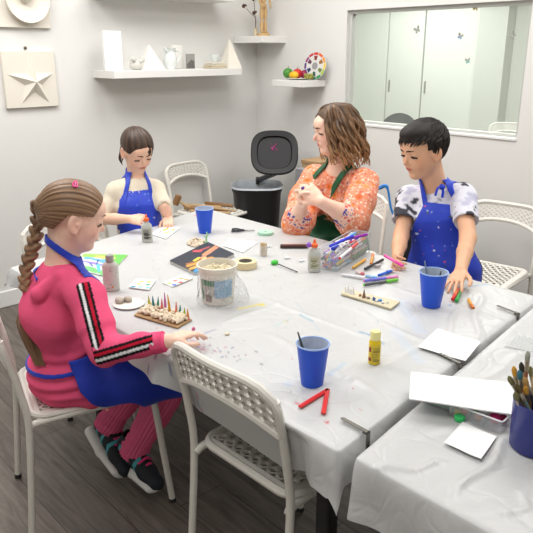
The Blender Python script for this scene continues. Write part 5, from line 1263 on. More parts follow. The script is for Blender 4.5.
# papers and cards
def sheet(name, pts, label, cat, m, th=.0006, z=None, group=None, curl=.0, col=None, dz=0):
    q = [T(x, y, (z or Z0)+dz) for x, y in pts]; n = 14; v = []; 
    for s in (1, 0):
        for i in range(n+1):
            for j in range(n+1):
                a, b = i/n, j/n; p_ = q[0]*(1-a)*(1-b)+q[1]*a*(1-b)+q[2]*a*b+q[3]*(1-a)*b; v.append(p_+V(0, 0, s*th+curl*((2*a-1)**2)*(1 if a > .5 else .4)+.0004*math.sin(9*a+5*b)))
    k = n+1; f = []
    for i in range(n):
        for j in range(n): t = (i*k+j, (i+1)*k+j, (i+1)*k+j+1, i*k+j+1); f.append(t); f.append(tuple(x+k*k for x in t[::-1]))
    e = [i*k for i in range(k)]+[n*k+j for j in range(1, k)]+[i*k+n for i in range(n-1, -1, -1)]+[j for j in range(n-1, 0, -1)]
    for i in range(len(e)): a, b = e[i], e[(i+1) % len(e)]; f.append((a, b, b+k*k, a+k*k))
    me = bpy.data.meshes.new(name); me.from_pydata([list(map(float, x)) for x in v], [], f); me.update(); o = link(name, me, m, None, False); tag(o, label, cat, group); return o, q
M_PAP = mat('white_paper', (240, 240, 240), .7)
sheet('paper_sheet', [(437.6, 328.7), (480.7, 342.4), (465.4, 361.6), (418, 346.9)], 'square white sheet of paper lying across the table seam', 'paper', M_PAP, curl=.0015, dz=.005)
sheet('paper_sheet', [(462.8, 422), (496.6, 437), (481, 459.5), (444, 442.6)], 'small square white sheet in front of the plastic boxes, nearest the camera', 'paper', M_PAP, curl=.001, dz=.004)
sheet('canvas_board', [(411, 372.7), (513, 384), (516, 416), (409, 399.5)], 'long white canvas board resting on plastic boxes by the brush pot', 'board', M_PAP, .003, z=.772)
sheet('plastic_sleeve', [(503.7, 346), (518, 334), (540, 338), (532, 352)], 'small transparent plastic sleeve lying at the right edge', 'plastic sleeve', mat('sleeve', (225, 228, 228), .15, alpha=.35))
sheet('printed_card', [(223, 246), (231, 238.5), (258, 242.5), (243, 252.5)], 'white card with grey printing lying between tub and scissors', 'card', attrmat('none', .7) if 0 else mat('card_print', (238, 238, 240), .6), curl=.001)
mb = MB()
for i in range(9):
    a = T(232+RNG.rand()*15, 241+i*.9+RNG.rand()*1.5, Z0+.002); mb.tube([a, a+RT*(.012+.02*RNG.rand())+FH*.004*RNG.randn()], .0011, 4, flat=.3)
mb.build('printing', mat('grey_ink', (120, 122, 132), .7), bpy.data.objects['printed_card'])
# painted pictures: bilinear colour patches
def painting(name, pts, label, th, base, strokes, z=None, cat='painting'):
    q = [T(x, y, (z or Z0)) for x, y in pts]; n = 70; k = n+1; A, B = np.meshgrid(np.linspace(0, 1, k), np.linspace(0, 1, k), indexing='ij'); a = A.ravel()[:, None]; b = B.ravel()[:, None]
    P0 = q[0]*(1-a)*(1-b)+q[1]*a*(1-b)+q[2]*a*b+q[3]*(1-a)*b; c = np.ones((k*k, 3))*np.array(s2l(base)); ab = np.hstack([a, b]); nz = fbm(np.hstack([ab*1.3, ab[:, :1]*0]), 2)
    for (x1, y1, x2, y2, w, rgb) in strokes:
        s = np.array([x1, y1]); e = np.array([x2, y2]); t = np.clip(((ab-s)@(e-s))/((e-s)@(e-s)+1e-9), 0, 1); d = np.linalg.norm(ab-s-t[:, None]*(e-s), axis=1)+w*.45*nz; kk = np.clip((w-d)/(w*.25), 0, 1)[:, None]; c = c*(1-kk)+np.array(s2l(rgb))*kk
    v = np.vstack([P0+V(0, 0, th), P0]); f = []
    for i in range(n):
        for j in range(n): f.append((i*k+j, (i+1)*k+j, (i+1)*k+j+1, i*k+j+1))
    f.append(tuple(k*k+x for x in (0, n, n*k+n, n*k)))
    e = [i*k for i in range(k)]+[n*k+j for j in range(1, k)]+[i*k+n for i in range(n-1, -1, -1)]+[j for j in range(n-1, 0, -1)]
    for i in range(len(e)): a_, b_ = e[i], e[(i+1) % len(e)]; f.append((a_, b_, b_+k*k, a_+k*k))
    me = bpy.data.meshes.new(name); me.from_pydata(v.tolist(), [], f); me.update(); setcol(me, np.vstack([c, c*0+np.array(s2l((225, 222, 215)))])); o = link(name, me, attrmat('paint_on_board', .5, bump=.2, bscale=120), None, False); tag(o, label, cat); return o
rs = RNG
st = [(.0, .15, 1, .1, .16, (40, 44, 58)), (.1, .62, .55, .75, .10, (214, 150, 70)), (.05, .78, .5, .9, .09, (230, 170, 80)), (0, .95, .6, .98, .09, (60, 150, 200)), (.1, .88, .3, .93, .05, (40, 120, 190)), (.28, .52, .40, .50, .05, (236, 210, 70)), (.45, .55, .95, .42, .05, (214, 140, 110)), (.55, .45, .98, .33, .03, (220, 150, 100)), (.55, .12, .62, .22, .05, (200, 80, 84)), (.66, .2, .85, .24, .03, (190, 84, 84)), (.35, .7, .5, .6, .05, (240, 190, 130)), (.1, .5, .2, .55, .03, (200, 120, 60)), (.05, .68, .12, .72, .03, (40, 40, 60))]
painting('dark_painting', [(170, 263), (208, 244.5), (234, 256), (196, 275)], 'dark blue canvas with orange and blue painting lying behind the tub', .012, (42, 46, 60), [(b*0+a if 0 else a, b, c, d, w, rgb) for a, b, c, d, w, rgb in st])
st = [(0, .1, 1, .1, .16, (150, 206, 90)), (.85, .0, .95, .8, .14, (104, 190, 84)), (.15, .3, .7, .45, .09, (96, 170, 226)), (.1, .5, .75, .6, .07, (150, 130, 210)), (.2, .7, .6, .72, .06, (214, 226, 246)), (.25, .38, .6, .52, .03, (240, 240, 250)), (.05, .85, .9, .9, .12, (120, 196, 120)), (.35, .15, .75, .2, .06, (226, 228, 110)), (.55, .6, .7, .85, .06, (90, 190, 200)), (0, .3, .1, .8, .08, (240, 244, 250)), (.45, .35, .5, .6, .02, (50, 80, 170)), (.3, .55, .45, .7, .02, (50, 90, 160))]
painting('green_painting', [(84, 254), (128, 255), (107, 277), (72, 268)], 'bright green and blue painting on paper beside the girl in pink', .0015, (236, 240, 244), st)
def palette(pts, label, cols):
    o = painting('paint_palette', pts, label, .004, (228, 232, 230), [], cat='palette'); o['group'] = 'paint palette cards'
    q = [T(x, y, Z0+.004) for x, y in pts]
    for i, (a, b, rgb) in enumerate(cols):
        p_ = q[0]*(1-a)*(1-b)+q[1]*a*(1-b)+q[2]*a*b+q[3]*(1-a)*b; MB().lathe([(0, .0009), (.006, .0008), (.0085, 0)], 14, c=p_, R=rotz(AZ-PI/2), sx=1.15, sy=.95).build('paint_blob', mat('paint_%d_%d_%d' % rgb, rgb, .3), o)
palette([(128.6, 288), (136.5, 279.6), (156, 281), (149, 290.6)], 'paint palette card with blue and yellow blobs, the left one of two', [(.22, .2, (60, 150, 190)), (.3, .75, (90, 190, 200)), (.5, .5, (110, 180, 150)), (.75, .2, (235, 225, 70)), (.82, .5, (240, 215, 60)), (.55, .85, (50, 140, 150)), (.88, .82, (60, 110, 190))] if 0 else [(.2, .15, (60, 150, 190)), (.25, .5, (130, 200, 210)), (.25, .85, (120, 190, 200)), (.55, .3, (240, 220, 60)), (.55, .75, (60, 150, 130)), (.85, .35, (240, 225, 80)), (.85, .7, (235, 205, 60))])
palette([(162.7, 283.5), (183.8, 275), (193, 279), (172, 287.5)], 'paint palette card with blue and red blobs beside the tub', [(.18, .3, (150, 190, 60)), (.2, .75, (40, 90, 200)), (.45, .3, (230, 90, 80)), (.5, .75, (200, 60, 50)), (.75, .3, (240, 150, 60)), (.8, .72, (240, 160, 90))])
# sheet with wet paint at the far end
o = painting('painted_sheet', [(150, 234), (166, 225), (180, 228), (166, 239)], 'white sheet with yellow and pink paint in front of the small girl', .0012, (230, 230, 228), [(.7, .75, .76, .8, .10, (236, 214, 60)), (.55, .35, .7, .4, .08, (235, 190, 90)), (.3, .3, .4, .3, .05, (226, 130, 140)), (.35, .6, .5, .7, .07, (200, 190, 110)), (.8, .3, .85, .35, .05, (236, 90, 90))])
# clay on a plate
p = T(129, 305, TZ+.003); o = MB().lathe([(0, 0), (.045, 0), (.052, .006), (.050, .0075), (.044, .003), (0, .003)], 40, c=p).build('white_plate', mat('white_plate', (236, 232, 224), .4)); tag(o, 'white round plate under two lumps of clay near the girl in pink', 'plate')
M_CLAY = mat('grey_clay', (184, 174, 160), .85, bump=.4, bscale=90)
for (x, y, r_, lb) in ((119, 300, .013, 'rough lump of beige clay on the left of the white plate'), (128, 299, .0115, 'smaller lump of beige clay at the middle of the white plate')):
    c = T(x, y, TZ+.016); F = Field(c-.03, c+.03, .002); F.ell(c, (r_, r_*1.2, r_*.8), None, .004)
    for i in range(5): F.ell(c+RNG.randn(3)*V(.006, .006, .003), (r_*.6, r_*.6, r_*.5), None, .004)
    F.disp(lambda q: .0015*fbm(q*12)); o = F.build('clay_lump', M_CLAY, None, 1); tag(o, lb, 'clay', 'lumps of clay on the plate')
# clay garden on cardboard
pts = [(134, 315.8), (150, 304.5), (192, 320.5), (177.5, 328.5)]
bd, q = sheet('cardboard_sculpture', pts, 'cardboard base covered in cream clay lumps with a row of coloured spikes', 'sculpture', mat('cardboard', (178, 146, 106), .85), .004)
ctr = sum(q)/4; e1 = q[3]-q[0]; e2 = q[1]-q[0]
F = Field(ctr-.1, ctr+.1, .002)
for i in range(230):
    a, b = RNG.uniform(.06, .95), RNG.uniform(.12, .92); c = q[0]+e1*a+e2*b+(q[2]-q[0]-e1-e2)*a*b; F.ell(c+V(0, 0, .008+.010*RNG.rand()), np.array([.0065, .005, .0045])*(.7+.6*RNG.rand()), frame(RNG.randn(3), RNG.randn(3)), .0012)
F.build('clay_lumps', mat('cream_clay', (222, 208, 184), .85), bd, 0)
cols = [(190, 190, 60), (40, 130, 140), (50, 140, 110), (220, 120, 130), (190, 110, 170), (214, 160, 40), (222, 130, 110), (40, 130, 110), (160, 190, 70), (212, 140, 80)]
for i, (x, y0, y1) in enumerate([(149.5, 305, 297), (153.5, 306, 297), (158, 307.5, 298), (162, 309, 299.5), (165.5, 308.5, 293.5), (169.8, 310, 295.5), (176.5, 313, 303), (180, 314, 306.5), (184.3, 315, 309), (188, 317, 310.5)]):
    b = T(x, y0+1.5, TZ+.012); hgt = (y1-y0-1.5)*-.0033+.006; tp = b+V(0, 0, hgt)+RT*RNG.randn()*.002; MB().tube([b, b*.5+tp*.5, tp], [.0046, .0036, .0009], 8).build('clay_spike', mat('spike_%d' % i, cols[i], .7), bd)
    MB().tube([b-V(0, 0, .004), b+V(0, 0, .004)], [.0055, .005], 8).build('spike_base', mat('spikeb_%d' % (i % 3), [(214, 110, 120), (40, 110, 140), (220, 140, 90)][i % 3], .7), bd)
# crumbs pile with a little green figure
c = T(196, 243, TZ+.005); F = Field(c-.07, c+.07, .0022)
for i in range(190):
    a, rr = RNG.rand()*2*PI, math.sqrt(RNG.rand()); F.ell(c+RT*.036*rr*math.cos(a)+FH*.058*rr*math.sin(a)+V(0, 0, .002+.022*(1-rr)*RNG.rand()), np.array([.006, .005, .004])*(.6+.7*RNG.rand()), frame(RNG.randn(3), RNG.randn(3)), .001)
o = F.build('clay_crumb_pile', mat('speckled_clay', (222, 206, 184), .85, vary=.3, vscale=30), None, 0); tag(o, 'heap of cream clay crumbs in front of the far blue cup', 'clay', kind='stuff')
c = T(206.5, 243, TZ+.004); mb = MB(); mb.tube(smooth([c, c+V(0, 0, .02), c+V(0, 0, .035)+RT*.004, c+V(0, 0, .05)+RT*.001], 4), [.004]*5+[.0035]*4+[.003]*3+[.002], 8).tube([c+V(0, 0, .022), c+V(0, 0, .034)-RT*.012], .0025, 6).tube([c+V(0, 0, .028), c+V(0, 0, .042)+RT*.012], .0024, 6).ball(c+V(0, 0, .003), (.008, .006, .004))
tag(mb.build('clay_plant', mat('pale_green_clay', (158, 206, 150), .7)), 'tiny pale green clay branch standing before the far blue cup', 'clay figure')
# shell strip
pts = [(341, 295), (344.5, 290), (400, 303), (391, 310)]
bd, q = sheet('wooden_strip', pts, 'narrow wooden strip decorated with shells and painted stones', 'craft strip', mat('light_wood', (206, 196, 166), .7), .006)
def on(a, b): return q[0]+(q[3]-q[0])*a+(q[1]-q[0])*b+V(0, 0, .006)
M_SH = mat('shell_white', (226, 226, 226), .4)
for i, a in enumerate((.06, .11, .17, .22)):
    c = on(a, .5); MB().tube([c, c+V(0, 0, .018+.008*(i % 2))-RT*.001], [.006, .0015], 8, flat=.5).ball(c, (.0075, .005, .004), n=6).build('shell', M_SH, bd)
for i, (a, rgb, s) in enumerate([(.36, (170, 120, 96), .8), (.44, (120, 84, 70), 1.), (.53, (150, 140, 130), .9), (.64, (70, 100, 150), .9), (.70, (214, 216, 222), .9), (.76, (90, 150, 214), 1.), (.82, (224, 224, 226), .8), (.90, (196, 204, 196), .7)]):
    c = on(a, .5+.15*math.sin(i*3)); MB().ball(c+V(0, 0, .003), (.0075*s, .006*s, .0055*s), n=7, jit=.12, R=rotz(i)).build('pebble', mat('pebble_%d' % i, rgb, .5), bd)
c = on(.445, .4); MB().tube([c, c+V(0, 0, .03)], [.0065, .001], 8).build('spire_shell', mat('spire_brown', (128, 96, 84), .5), bd)
c = on(.65, .4); MB().tube([c, c+V(0, 0, .014)-RT*.004], [.003, .002], 8).build('spire_shell', mat('spire_blue', (60, 90, 150), .5), bd)
# green lid on a stick, clips, red strip, caps
c = T(274.6, 264, TZ+.004); r = empty('spoon_whisk', c, 0, 'bright green round clay knob on a thin black stick', 'clay tool'); MB().ball(c+V(0, 0, .007), (.017, .013, .010), jit=.03).build('green_knob', mat('bright_green', (62, 190, 60), .5), r); MB().tube([T(278, 264, TZ+.012), T(297.5, 272, TZ+.006)], .0022, 8).build('stick', mat('black_plastic', (36, 38, 46), .4), r)
r.name = 'clay_tool'
def strip(pts, w, h_, m, name, label, cat):
    mb = MB(); pp = [T(x, y, TZ+.004) for x, y in pts]
    for i in range(len(pp)-1):
        a, b = pp[i], pp[i+1]; d = _n(b-a); R = frame(d, ZZ); mb.box((-.003, -w/2, 0), (np.linalg.norm(b-a)+.003, w/2, h_), R=R, c=a, bev=.0015)
    o = mb.build(name, m, smooth=False); tag(o, label, cat); return o
M_RED = mat('red_plastic', (222, 44, 44), .4)
strip([(300.5, 407.5), (327.5, 391), (323.5, 414)], .011, .006, M_RED, 'folded_red_strip', 'red plastic strip folded in a V near the front cup', 'plastic strip')
strip([(281, 247.5), (307, 247.5)], .024, .012, mat('dark_brown_case', (64, 40, 36), .45), 'paint_tin', 'long dark brown case in front of the woman', 'case')
MB().box((-.045, -.0082, .0121), (.05, .0082, .0132), R=frame(_n(T(307, 247.5)-T(281, 247.5)), ZZ), c=T(294, 247.5, TZ+.004)).build('label', mat('case_window', (120, 60, 52), .3), bpy.data.objects['paint_tin'], smooth=False)
for i, (x, y, lb) in enumerate([(287, 257, 'crumpled clear plastic wrapper left of the smaller one'), (301.5, 260, 'small crumpled clear wrapper next to the glue bottle'), (268, 246, 'tiny clear plastic scrap behind the toothpick pot')]):
    o = MB().ball(T(x, y, TZ+.008), (.016, .012, .005), n=8, jit=.3).build('plastic_wrapper', mat('wrap_clear', (236, 238, 238), .15, alpha=.5)); tag(o, lb, 'wrapper', 'clear plastic wrappers')
o = MB().ball(T(227, 333.5, TZ+.006), (.008, .007, .0035), n=8, jit=.1).build('clay_pellet', mat('cream_pellet', (222, 212, 180), .7)); tag(o, 'flat cream clay pellet in front of the tub', 'clay')
o = MB().ball(T(193.5, 329, TZ+.03), (.006, .005, .006), n=8, jit=.1).build('clay_bead', mat('pink_bead', (206, 110, 146), .6)); tag(o, 'pink clay bead at the fingertips of the girl in pink', 'clay')
# boxes under the canvas board
c = T(445, 405, TZ+.004); r = empty('plastic_tray', c, 0, 'mint-tinted rounded plastic tray half under the white canvas board', 'tray'); R = frame(_n(T(462, 411)-T(433, 401)), ZZ)
mb = MB(); f_ = rrect(.13, .075, .018, 4); n_ = len(f_)
v = [c+R@V(x, y, 0)+R@V(0, .02, 0) for x, y in f_]+[c+R@V(x*1.03, y*1.04, .028)+R@V(0, .02, 0) for x, y in f_]+[c+R@V(x*.97, y*.96, .028)+R@V(0, .02, 0) for x, y in f_]+[c+R@V(x*.95, y*.92, .006)+R@V(0, .02, 0) for x, y in f_]
fc = [tuple(range(n_))[::-1], tuple(range(3*n_, 4*n_))]
for l in range(3):
    for i in range(n_): fc.append((l*n_+i, l*n_+(i+1) % n_, (l+1)*n_+(i+1) % n_, (l+1)*n_+i))
mb.add(v, fc, 0, True).build('tray_wall', mat('mint_tray', (176, 198, 190), .2, alpha=.75), r)
MB().tube([c+R@V(x*1.03, y*1.04+.02, .028) for x, y in f_], .002, 6, closed=True).build('rim', mat('mint_rim', (206, 222, 216), .2), r)
c = T(480, 419, TZ+.004); r = empty('plastic_box', c, 0, 'clear plastic craft box with pink and green bits under the canvas board', 'box'); R = frame(_n(T(500, 426)-T(465, 413)), ZZ)
for nm, lo, hi in (('wall', (-.062, -.030, 0), (.062, -.0285, .03)), ('wall', (-.062, .0285, 0), (.062, .03, .03)), ('wall', (-.062, -.0285, 0), (-.0605, .0285, .03)), ('wall', (.0605, -.0285, 0), (.062, .0285, .03)), ('base', (-.0605, -.0285, 0), (.0605, .0285, .0015)), ('divider', (.018, -.0285, .0015), (.0195, .0285, .028))):
    MB().box(lo, hi, R=R, c=c).build(nm, mat('frosted_plastic', (222, 226, 230), .15, alpha=.22, spec=.6), r, smooth=False)
MB().tube([c+R@V(x, y, .031) for x, y in rrect(.126, .062, .006, 3)], .002, 6, closed=True).build('rim', mat('frosted_rim', (224, 226, 228), .25), r)
for i, (x, y, s, rgb, lb) in enumerate([(.035, .0, 1.2, (178, 40, 96), 'magenta craft pom-pom in the clear craft box, right compartment'), (.048, .012, 1., (150, 34, 80), 'dark pink craft pom-pom at the right end of the clear craft box'), (-.035, -.008, .9, (214, 90, 74), 'red craft pom-pom at the left of the clear craft box'), (-.018, .006, .8, (96, 160, 90), 'green craft pom-pom in the middle of the clear craft box'), (0, -.01, .8, (226, 150, 110), 'orange craft pom-pom in the middle of the clear craft box')]):
    o = MB().ball(c+R@V(x, y, .0135*s), .011*s, n=8, jit=.1).build('pom_pom', mat('pom_%d' % i, rgb, .9)); tag(o, lb, 'pom-pom', 'pom-poms in the craft box')
o = MB().lathe([(0, 0), (.0115, 0), (.012, .002), (.012, .009), (.0105, .011), (0, .011)], 24, c=T(459.5, 420, TZ+.004)).build('bottle_cap', mat('cap_green', (56, 200, 108), .4)); tag(o, 'bright green round bottle cap in front of the canvas board', 'bottle cap')
o = MB().lathe([(0, 0), (.011, 0), (.011, .012), (0, .012)], 20, c=T(459, 414, TZ+.004)).build('bottle_cap', mat('cap_yellow', (226, 206, 40), .4)); tag(o, 'yellow bottle cap half under the white canvas board', 'bottle cap')
# brush pot
p = T(534.5, 446.5, TZ+.003); r = empty('brush_pot', p, 0, 'dark blue round pot full of paintbrushes at the right edge', 'pot')
MB().lathe([(0, 0), (.049, 0), (.052, .004), (.055, .108), (.056, .111), (.0535, .111), (.0505, .006), (0, .006)], 44, c=p).build('pot_wall', mat('navy_pot', (42, 50, 132), .35), r)
tips = [(508.5, 376), (513.5, 366), (516, 384), (519, 370), (521, 362), (524, 377), (528, 351), (530, 366), (525, 386), (520, 392), (533, 380), (537, 358), (542, 372), (548, 365), (515, 392), (540, 388)]
hc_ = [(196, 160, 92), (180, 130, 70), (120, 150, 150), (186, 90, 50), (214, 190, 150), (60, 64, 60), (150, 84, 50)]; bc_ = [(126, 122, 84), (206, 152, 60), (96, 82, 50), (70, 130, 150), (50, 46, 40), (190, 150, 90), (170, 174, 160)]
ORD = ['first', 'second', 'third', 'fourth', 'fifth', 'sixth', 'seventh', 'eighth', 'ninth', 'tenth', 'eleventh', 'twelfth', 'thirteenth', 'fourteenth', 'fifteenth', 'sixteenth']
tl = ['olive bristles', 'golden flat bristles', 'brown bristles', 'teal-stained bristles', 'black bristles', 'tan bristles', 'pale grey bristles']
for i, (x, y) in enumerate(tips):
    a = i*2.4; b = p+V(math.cos(a)*.028, math.sin(a)*.028, .01); kk = (p-EYE)@FW+(.035*math.sin(i*2.1)); tp = P(x, y, kk-.03); d = _n(tp-b); L_ = np.linalg.norm(tp-b)
    # keep the stick inside the rim
    tt = (.108-.01)/max(tp[2]-b[2], .05); cr = b+(tp-b)*min(tt, 1); o_ = (cr-p)[:2]; n_ = np.linalg.norm(o_)
    if n_ > .044: b = b-V(*((o_/n_)*(n_-.044)*1.0), 0)*1.6; q_ = (b-p)[:2]; m_ = np.linalg.norm(q_); b = b if m_ < .042 else V(*(p[:2]+q_/m_*.042), b[2])
    d = _n(tp-b); L_ = np.linalg.norm(tp-b); j = i % 7
    q = empty('paintbrush', b, 0, 'paintbrush with '+tl[j]+', '+ORD[sorted(tips).index((x, y))]+' from the left in the dark blue pot', 'paintbrush', 'brushes in the dark blue pot')
    MB().tube([b, b+d*(L_-.045)], [.0022, .0038], 8).build('handle', mat('bh_%d' % j, hc_[j], .4), q)
    MB().tube([b+d*(L_-.045), b+d*(L_-.022)], [.004, .0052], 10).build('ferrule', mat('ferrule', (170, 160, 140), .3, .8), q)
    MB().tube(smooth([b+d*(L_-.022), b+d*(L_-.008), b+d*L_], 3), [.0050, .0056, .0060, .0058, .0048, .0034, .0012], 10, flat=.6, upv=tuple(FH)).build('bristles', mat('br_%d' % j, bc_[j], .9, bump=.4, bscale=300), q)
# ---- markers
MK = {}
def marker_proto(rgb, body, L=.135, r_=.0048):
    k = (rgb, body)
    def make(name='marker_pen'):
        r = empty(name)
        MB().tube([(-L*.5, 0, 0), (-L*.49, 0, 0), (L*.14, 0, 0)], [r_*.8, r_, r_], 10).build('barrel', mat('mk_%d_%d_%d' % body, body, .35), r)
        MB().tube([(L*.14, 0, 0), (L*.49, 0, 0), (L*.5, 0, 0)], [r_*1.15, r_*1.08, r_*.8], 10).build('cap', mat('mk_%d_%d_%d' % rgb, rgb, .35), r)
        MB().tube([(-L*.5, 0, 0), (-L*.515, 0, 0)], [r_*.85, r_*.8], 10).build('end_plug', mat('mk_%d_%d_%d' % rgb, rgb, .35), r)
        return r
    if k not in MK: MK[k] = make(); return MK[k]
    return copy_tree(MK[k])
def marker(a, b, rgb, body, label, group='loose markers on the table'):
    a = np.asarray(a); b = np.asarray(b); o = marker_proto(rgb, body); L_ = np.linalg.norm(b-a); R = frame(b-a, ZZ)
    m = np.eye(4); m[:3, :3] = R; m[:3, 3] = (a+b)/2; o.matrix_world = Matrix(m.tolist()) @ Matrix.Diagonal((L_/.135, 1.15, 1.15, 1)); tag(o, label, 'marker', group); return o
WHT = (228, 228, 230)
zz = TZ+.010
for a, b, rgb, body, lb in [((353, 267.5), (365, 259.5), (240, 176, 60), (236, 190, 90), 'yellow-orange crayon marker next to the clear box'), ((371, 263.5), (373, 254.5), (240, 130, 50), (240, 170, 80), 'short orange marker pointing at the woman'), ((365, 269), (383, 259.5), (40, 42, 48), (60, 62, 66), 'thin black pen lying between orange markers and boy'),
    ((378.5, 275.5), (391, 271), (30, 90, 200), (40, 100, 205), 'short blue marker left of the hand of the boy'), ((342, 274.5), (365, 278), WHT, (222, 222, 226), 'white marker in front of the clear box'), ((364, 280.8), (398, 276.8), (226, 130, 190), (120, 116, 214), 'marker with violet barrel and pink cap'),
    ((364, 285), (398, 279.6), (110, 200, 60), (90, 96, 92), 'marker with bright green ends, parallel to the violet one'), ((366, 276), (377, 278), (90, 160, 214), (150, 190, 226), 'small light blue marker behind the violet one'), ((356, 272), (364, 274), (206, 110, 120), (220, 200, 200), 'tiny pink and white marker by the white marker'),
    ((458.5, 289), (452.5, 299.5), (220, 40, 46), (236, 110, 60), 'red and orange marker under the fingertips of the boy'), ((461, 291), (456.5, 301), (40, 160, 70), (60, 150, 80), 'green marker beside the red marker of the boy'), ((468.5, 299.5), (473.2, 308.5), (214, 120, 40), (232, 168, 60), 'short orange pencil right of the red marker')]:
    marker(T(*a, zz), T(*b, zz), rgb, body, lb)
marker(T(384.5, 255.5, .785), T(403, 266, .765), (232, 70, 160), (236, 90, 170), 'pink marker held in the right hand of the boy')
for i, (x, y, rgb, lb) in enumerate([(378, 265.5, (190, 190, 190), 'short grey plastic tube lying beside the black pen'), (390.5, 270.5, (216, 218, 220), 'short white plastic tube beside the short blue marker')]):
    a = T(x, y, TZ+.010); d = _n(RT*.8+FH*.5); o = MB().tube([a-d*.014, a+d*.012, a+d*.014], [.0065, .006, .004], 12).build('plastic_piece', mat('mc_%d' % rgb[0], rgb, .4)); tag(o, lb, 'plastic piece', 'loose plastic pieces')
# clear box of markers
a0, b0, c0 = T(337, 272.5, TZ+.003), T(370, 251, TZ+.003), T(319.5, 266.5, TZ+.003)
ex = _n((b0-a0)*V(1, 1, 0)); ey = V(-ex[1], ex[0], 0); LX = np.linalg.norm(b0-a0); LY = .085; HB = .082
r = empty('clear_box', a0, 0, 'clear acrylic box heaped with felt-tip markers in front of the woman', 'box'); R = np.stack([ex, ey, ZZ], 1); t = .0025
M_AC = mat('acrylic', (232, 238, 240), .05, alpha=.2, spec=.7)
for lo, hi, nm in (((0, 0, 0), (LX, t, HB), 'wall'), ((0, LY-t, 0), (LX, LY, HB), 'wall'), ((0, t, 0), (t, LY-t, HB), 'wall'), ((LX-t, t, 0), (LX, LY-t, HB), 'wall'), ((t, t, 0), (LX-t, LY-t, t), 'base')):
    MB().box(lo, hi, R=R, c=a0).build(nm, M_AC, r, smooth=False)
MB().tube([a0+R@V(x, y, HB) for x, y in ((t/2, t/2), (LX-t/2, t/2), (LX-t/2, LY-t/2), (t/2, LY-t/2))], .0018, 6, closed=True).build('rim', mat('acrylic_edge', (226, 232, 234), .1, alpha=.6), r)
pal = [((40, 70, 200), 'blue'), ((200, 40, 60), 'red'), ((150, 60, 180), 'purple'), ((236, 236, 236), 'white'), ((50, 150, 80), 'green'), ((226, 120, 60), 'orange'), ((226, 90, 160), 'pink'), ((60, 60, 66), 'black'), ((226, 206, 70), 'yellow'), ((120, 180, 220), 'light blue')]
for i in range(88):
    lay = i//12; z = .009+.0098*lay; y = t+.009+(LY-2*t-.018)*((i % 6)+.5*(lay % 2))/5.6; y = min(y, LY-t-.009); an = RNG.randn()*.10; L_ = .135; cx = LX*(.26 if i % 12 < 6 else .74)+RNG.uniform(-.008, .008)
    if lay >= 6: y = LY*RNG.uniform(.25, .75); an = RNG.randn()*.22; z = .066+.012*(lay-6)+.012*RNG.rand(); cx = LX*RNG.uniform(.28, .72)
    tilt = RNG.randn()*.02+(.05*RNG.randn() if lay > 5 else 0); d = ex*math.cos(an)+ey*math.sin(an)+ZZ*tilt
    if lay < 6: d = ex*math.cos(an*.35)+ey*math.sin(an*.35)+ZZ*tilt*.3
    if RNG.rand() < .4: d = -d
    c = a0+R@V(cx, y, z); k_ = RNG.randint(10); rgb, nm = pal[k_]; body = [WHT, WHT, rgb, (206, 208, 212)][RNG.randint(4)]
    marker(c-d*L_/2, c+d*L_/2, rgb, body, '%s-capped felt-tip marker heaped in the clear box' % nm, 'markers in the clear box')
for (x0_, z_, rgb, nm, a1, a2) in [(0, 0, (40, 60, 214), 'blue', (330, 246, .835), (353, 236, .85)), (0, 0, (150, 40, 170), 'purple', (341, 240.5, .84), (367, 234.5, .84)), (0, 0, (214, 60, 50), 'red', (340, 258, .822), (357, 243.5, .828))]:
    marker(T(*a1), T(*a2), rgb, rgb if nm != 'red' else WHT, '%s marker on top of the heap, sticking above the clear box' % nm, 'markers in the clear box')
# ================================================================ shelves and what stands on them
def shelf(lo, hi, label, group='white floating shelves'):
    o = MB().box(lo, hi, bev=.0025).build('wall_shelf', M_SHELF, smooth=False); tag(o, label, 'shelf', group); return o
SX0, SX1, SY, SZ = 2.18, 3.225, 3.69, 1.424
shelf((SX0, SY, SZ-.047), (SX1, YW, SZ), 'long white floating shelf with jug and pale ornaments on the left wall')
shelf((2.19, SY, 1.865), (3.17, YW, 1.912), 'upper white floating shelf, only its underside edge at the top of the picture')
shelf((3.366, 3.63, 1.598), (XW, YW, 1.645), 'small white corner shelf holding the wooden mannequin')
shelf((3.36, 3.225, 1.302), (XW, 3.52, 1.347), 'small white shelf with fruit plate and colour wheel on the right wall')
M_PL = mat('white_plaster', (232, 230, 224), .8, bump=.1, bscale=80); M_PL2 = mat('warm_plaster', (226, 220, 208), .8)
def S_(x, y=3.8, z=SZ): return V(x, y, z)
def xs(px, Y=3.8): return WY(px, 66, Y)[0]
# upright white canvas
x0, x1 = xs(104.5, 3.8), xs(122.5, 3.8)
o = MB().box((x0, 3.79, SZ+.001), (x1, 3.815, SZ+.235), bev=.003).build('blank_canvas', mat('canvas_white', (240, 240, 238), .7), smooth=False); tag(o, 'tall white canvas standing upright at the left end of the shelf', 'canvas')
o = MB().box((x1+.004, 3.84, SZ+.001), (x1+.03, 3.855, SZ+.13), bev=.002).build('wooden_block', mat('shelf_wood', (170, 150, 124), .7), smooth=False); tag(o, 'thin brown wooden piece behind the tall white canvas', 'wood piece')
c = V(xs(138, 3.76), 3.77, SZ); F = Field(c-V(.09, .06, .01), c+V(.09, .06, .11), .003)
F.ell(c+V(0, 0, .03), (.055, .035, .032), None, .01)
for i in range(26): F.ell(c+V(RNG.uniform(-.05, .05), RNG.uniform(-.03, .02), .03+.04*RNG.rand()), np.array([.016, .012, .010])*(.6+.6*RNG.rand()), frame(RNG.randn(3), RNG.randn(3)), .002)
F.keep(lambda q: SZ+.0008-q[..., 2]); o = F.build('plaster_sculpture', mat('grey_plaster', (206, 204, 198), .8), None, 0); tag(o, 'knobbly plaster sculpture between the tall canvas and the pyramid', 'sculpture')
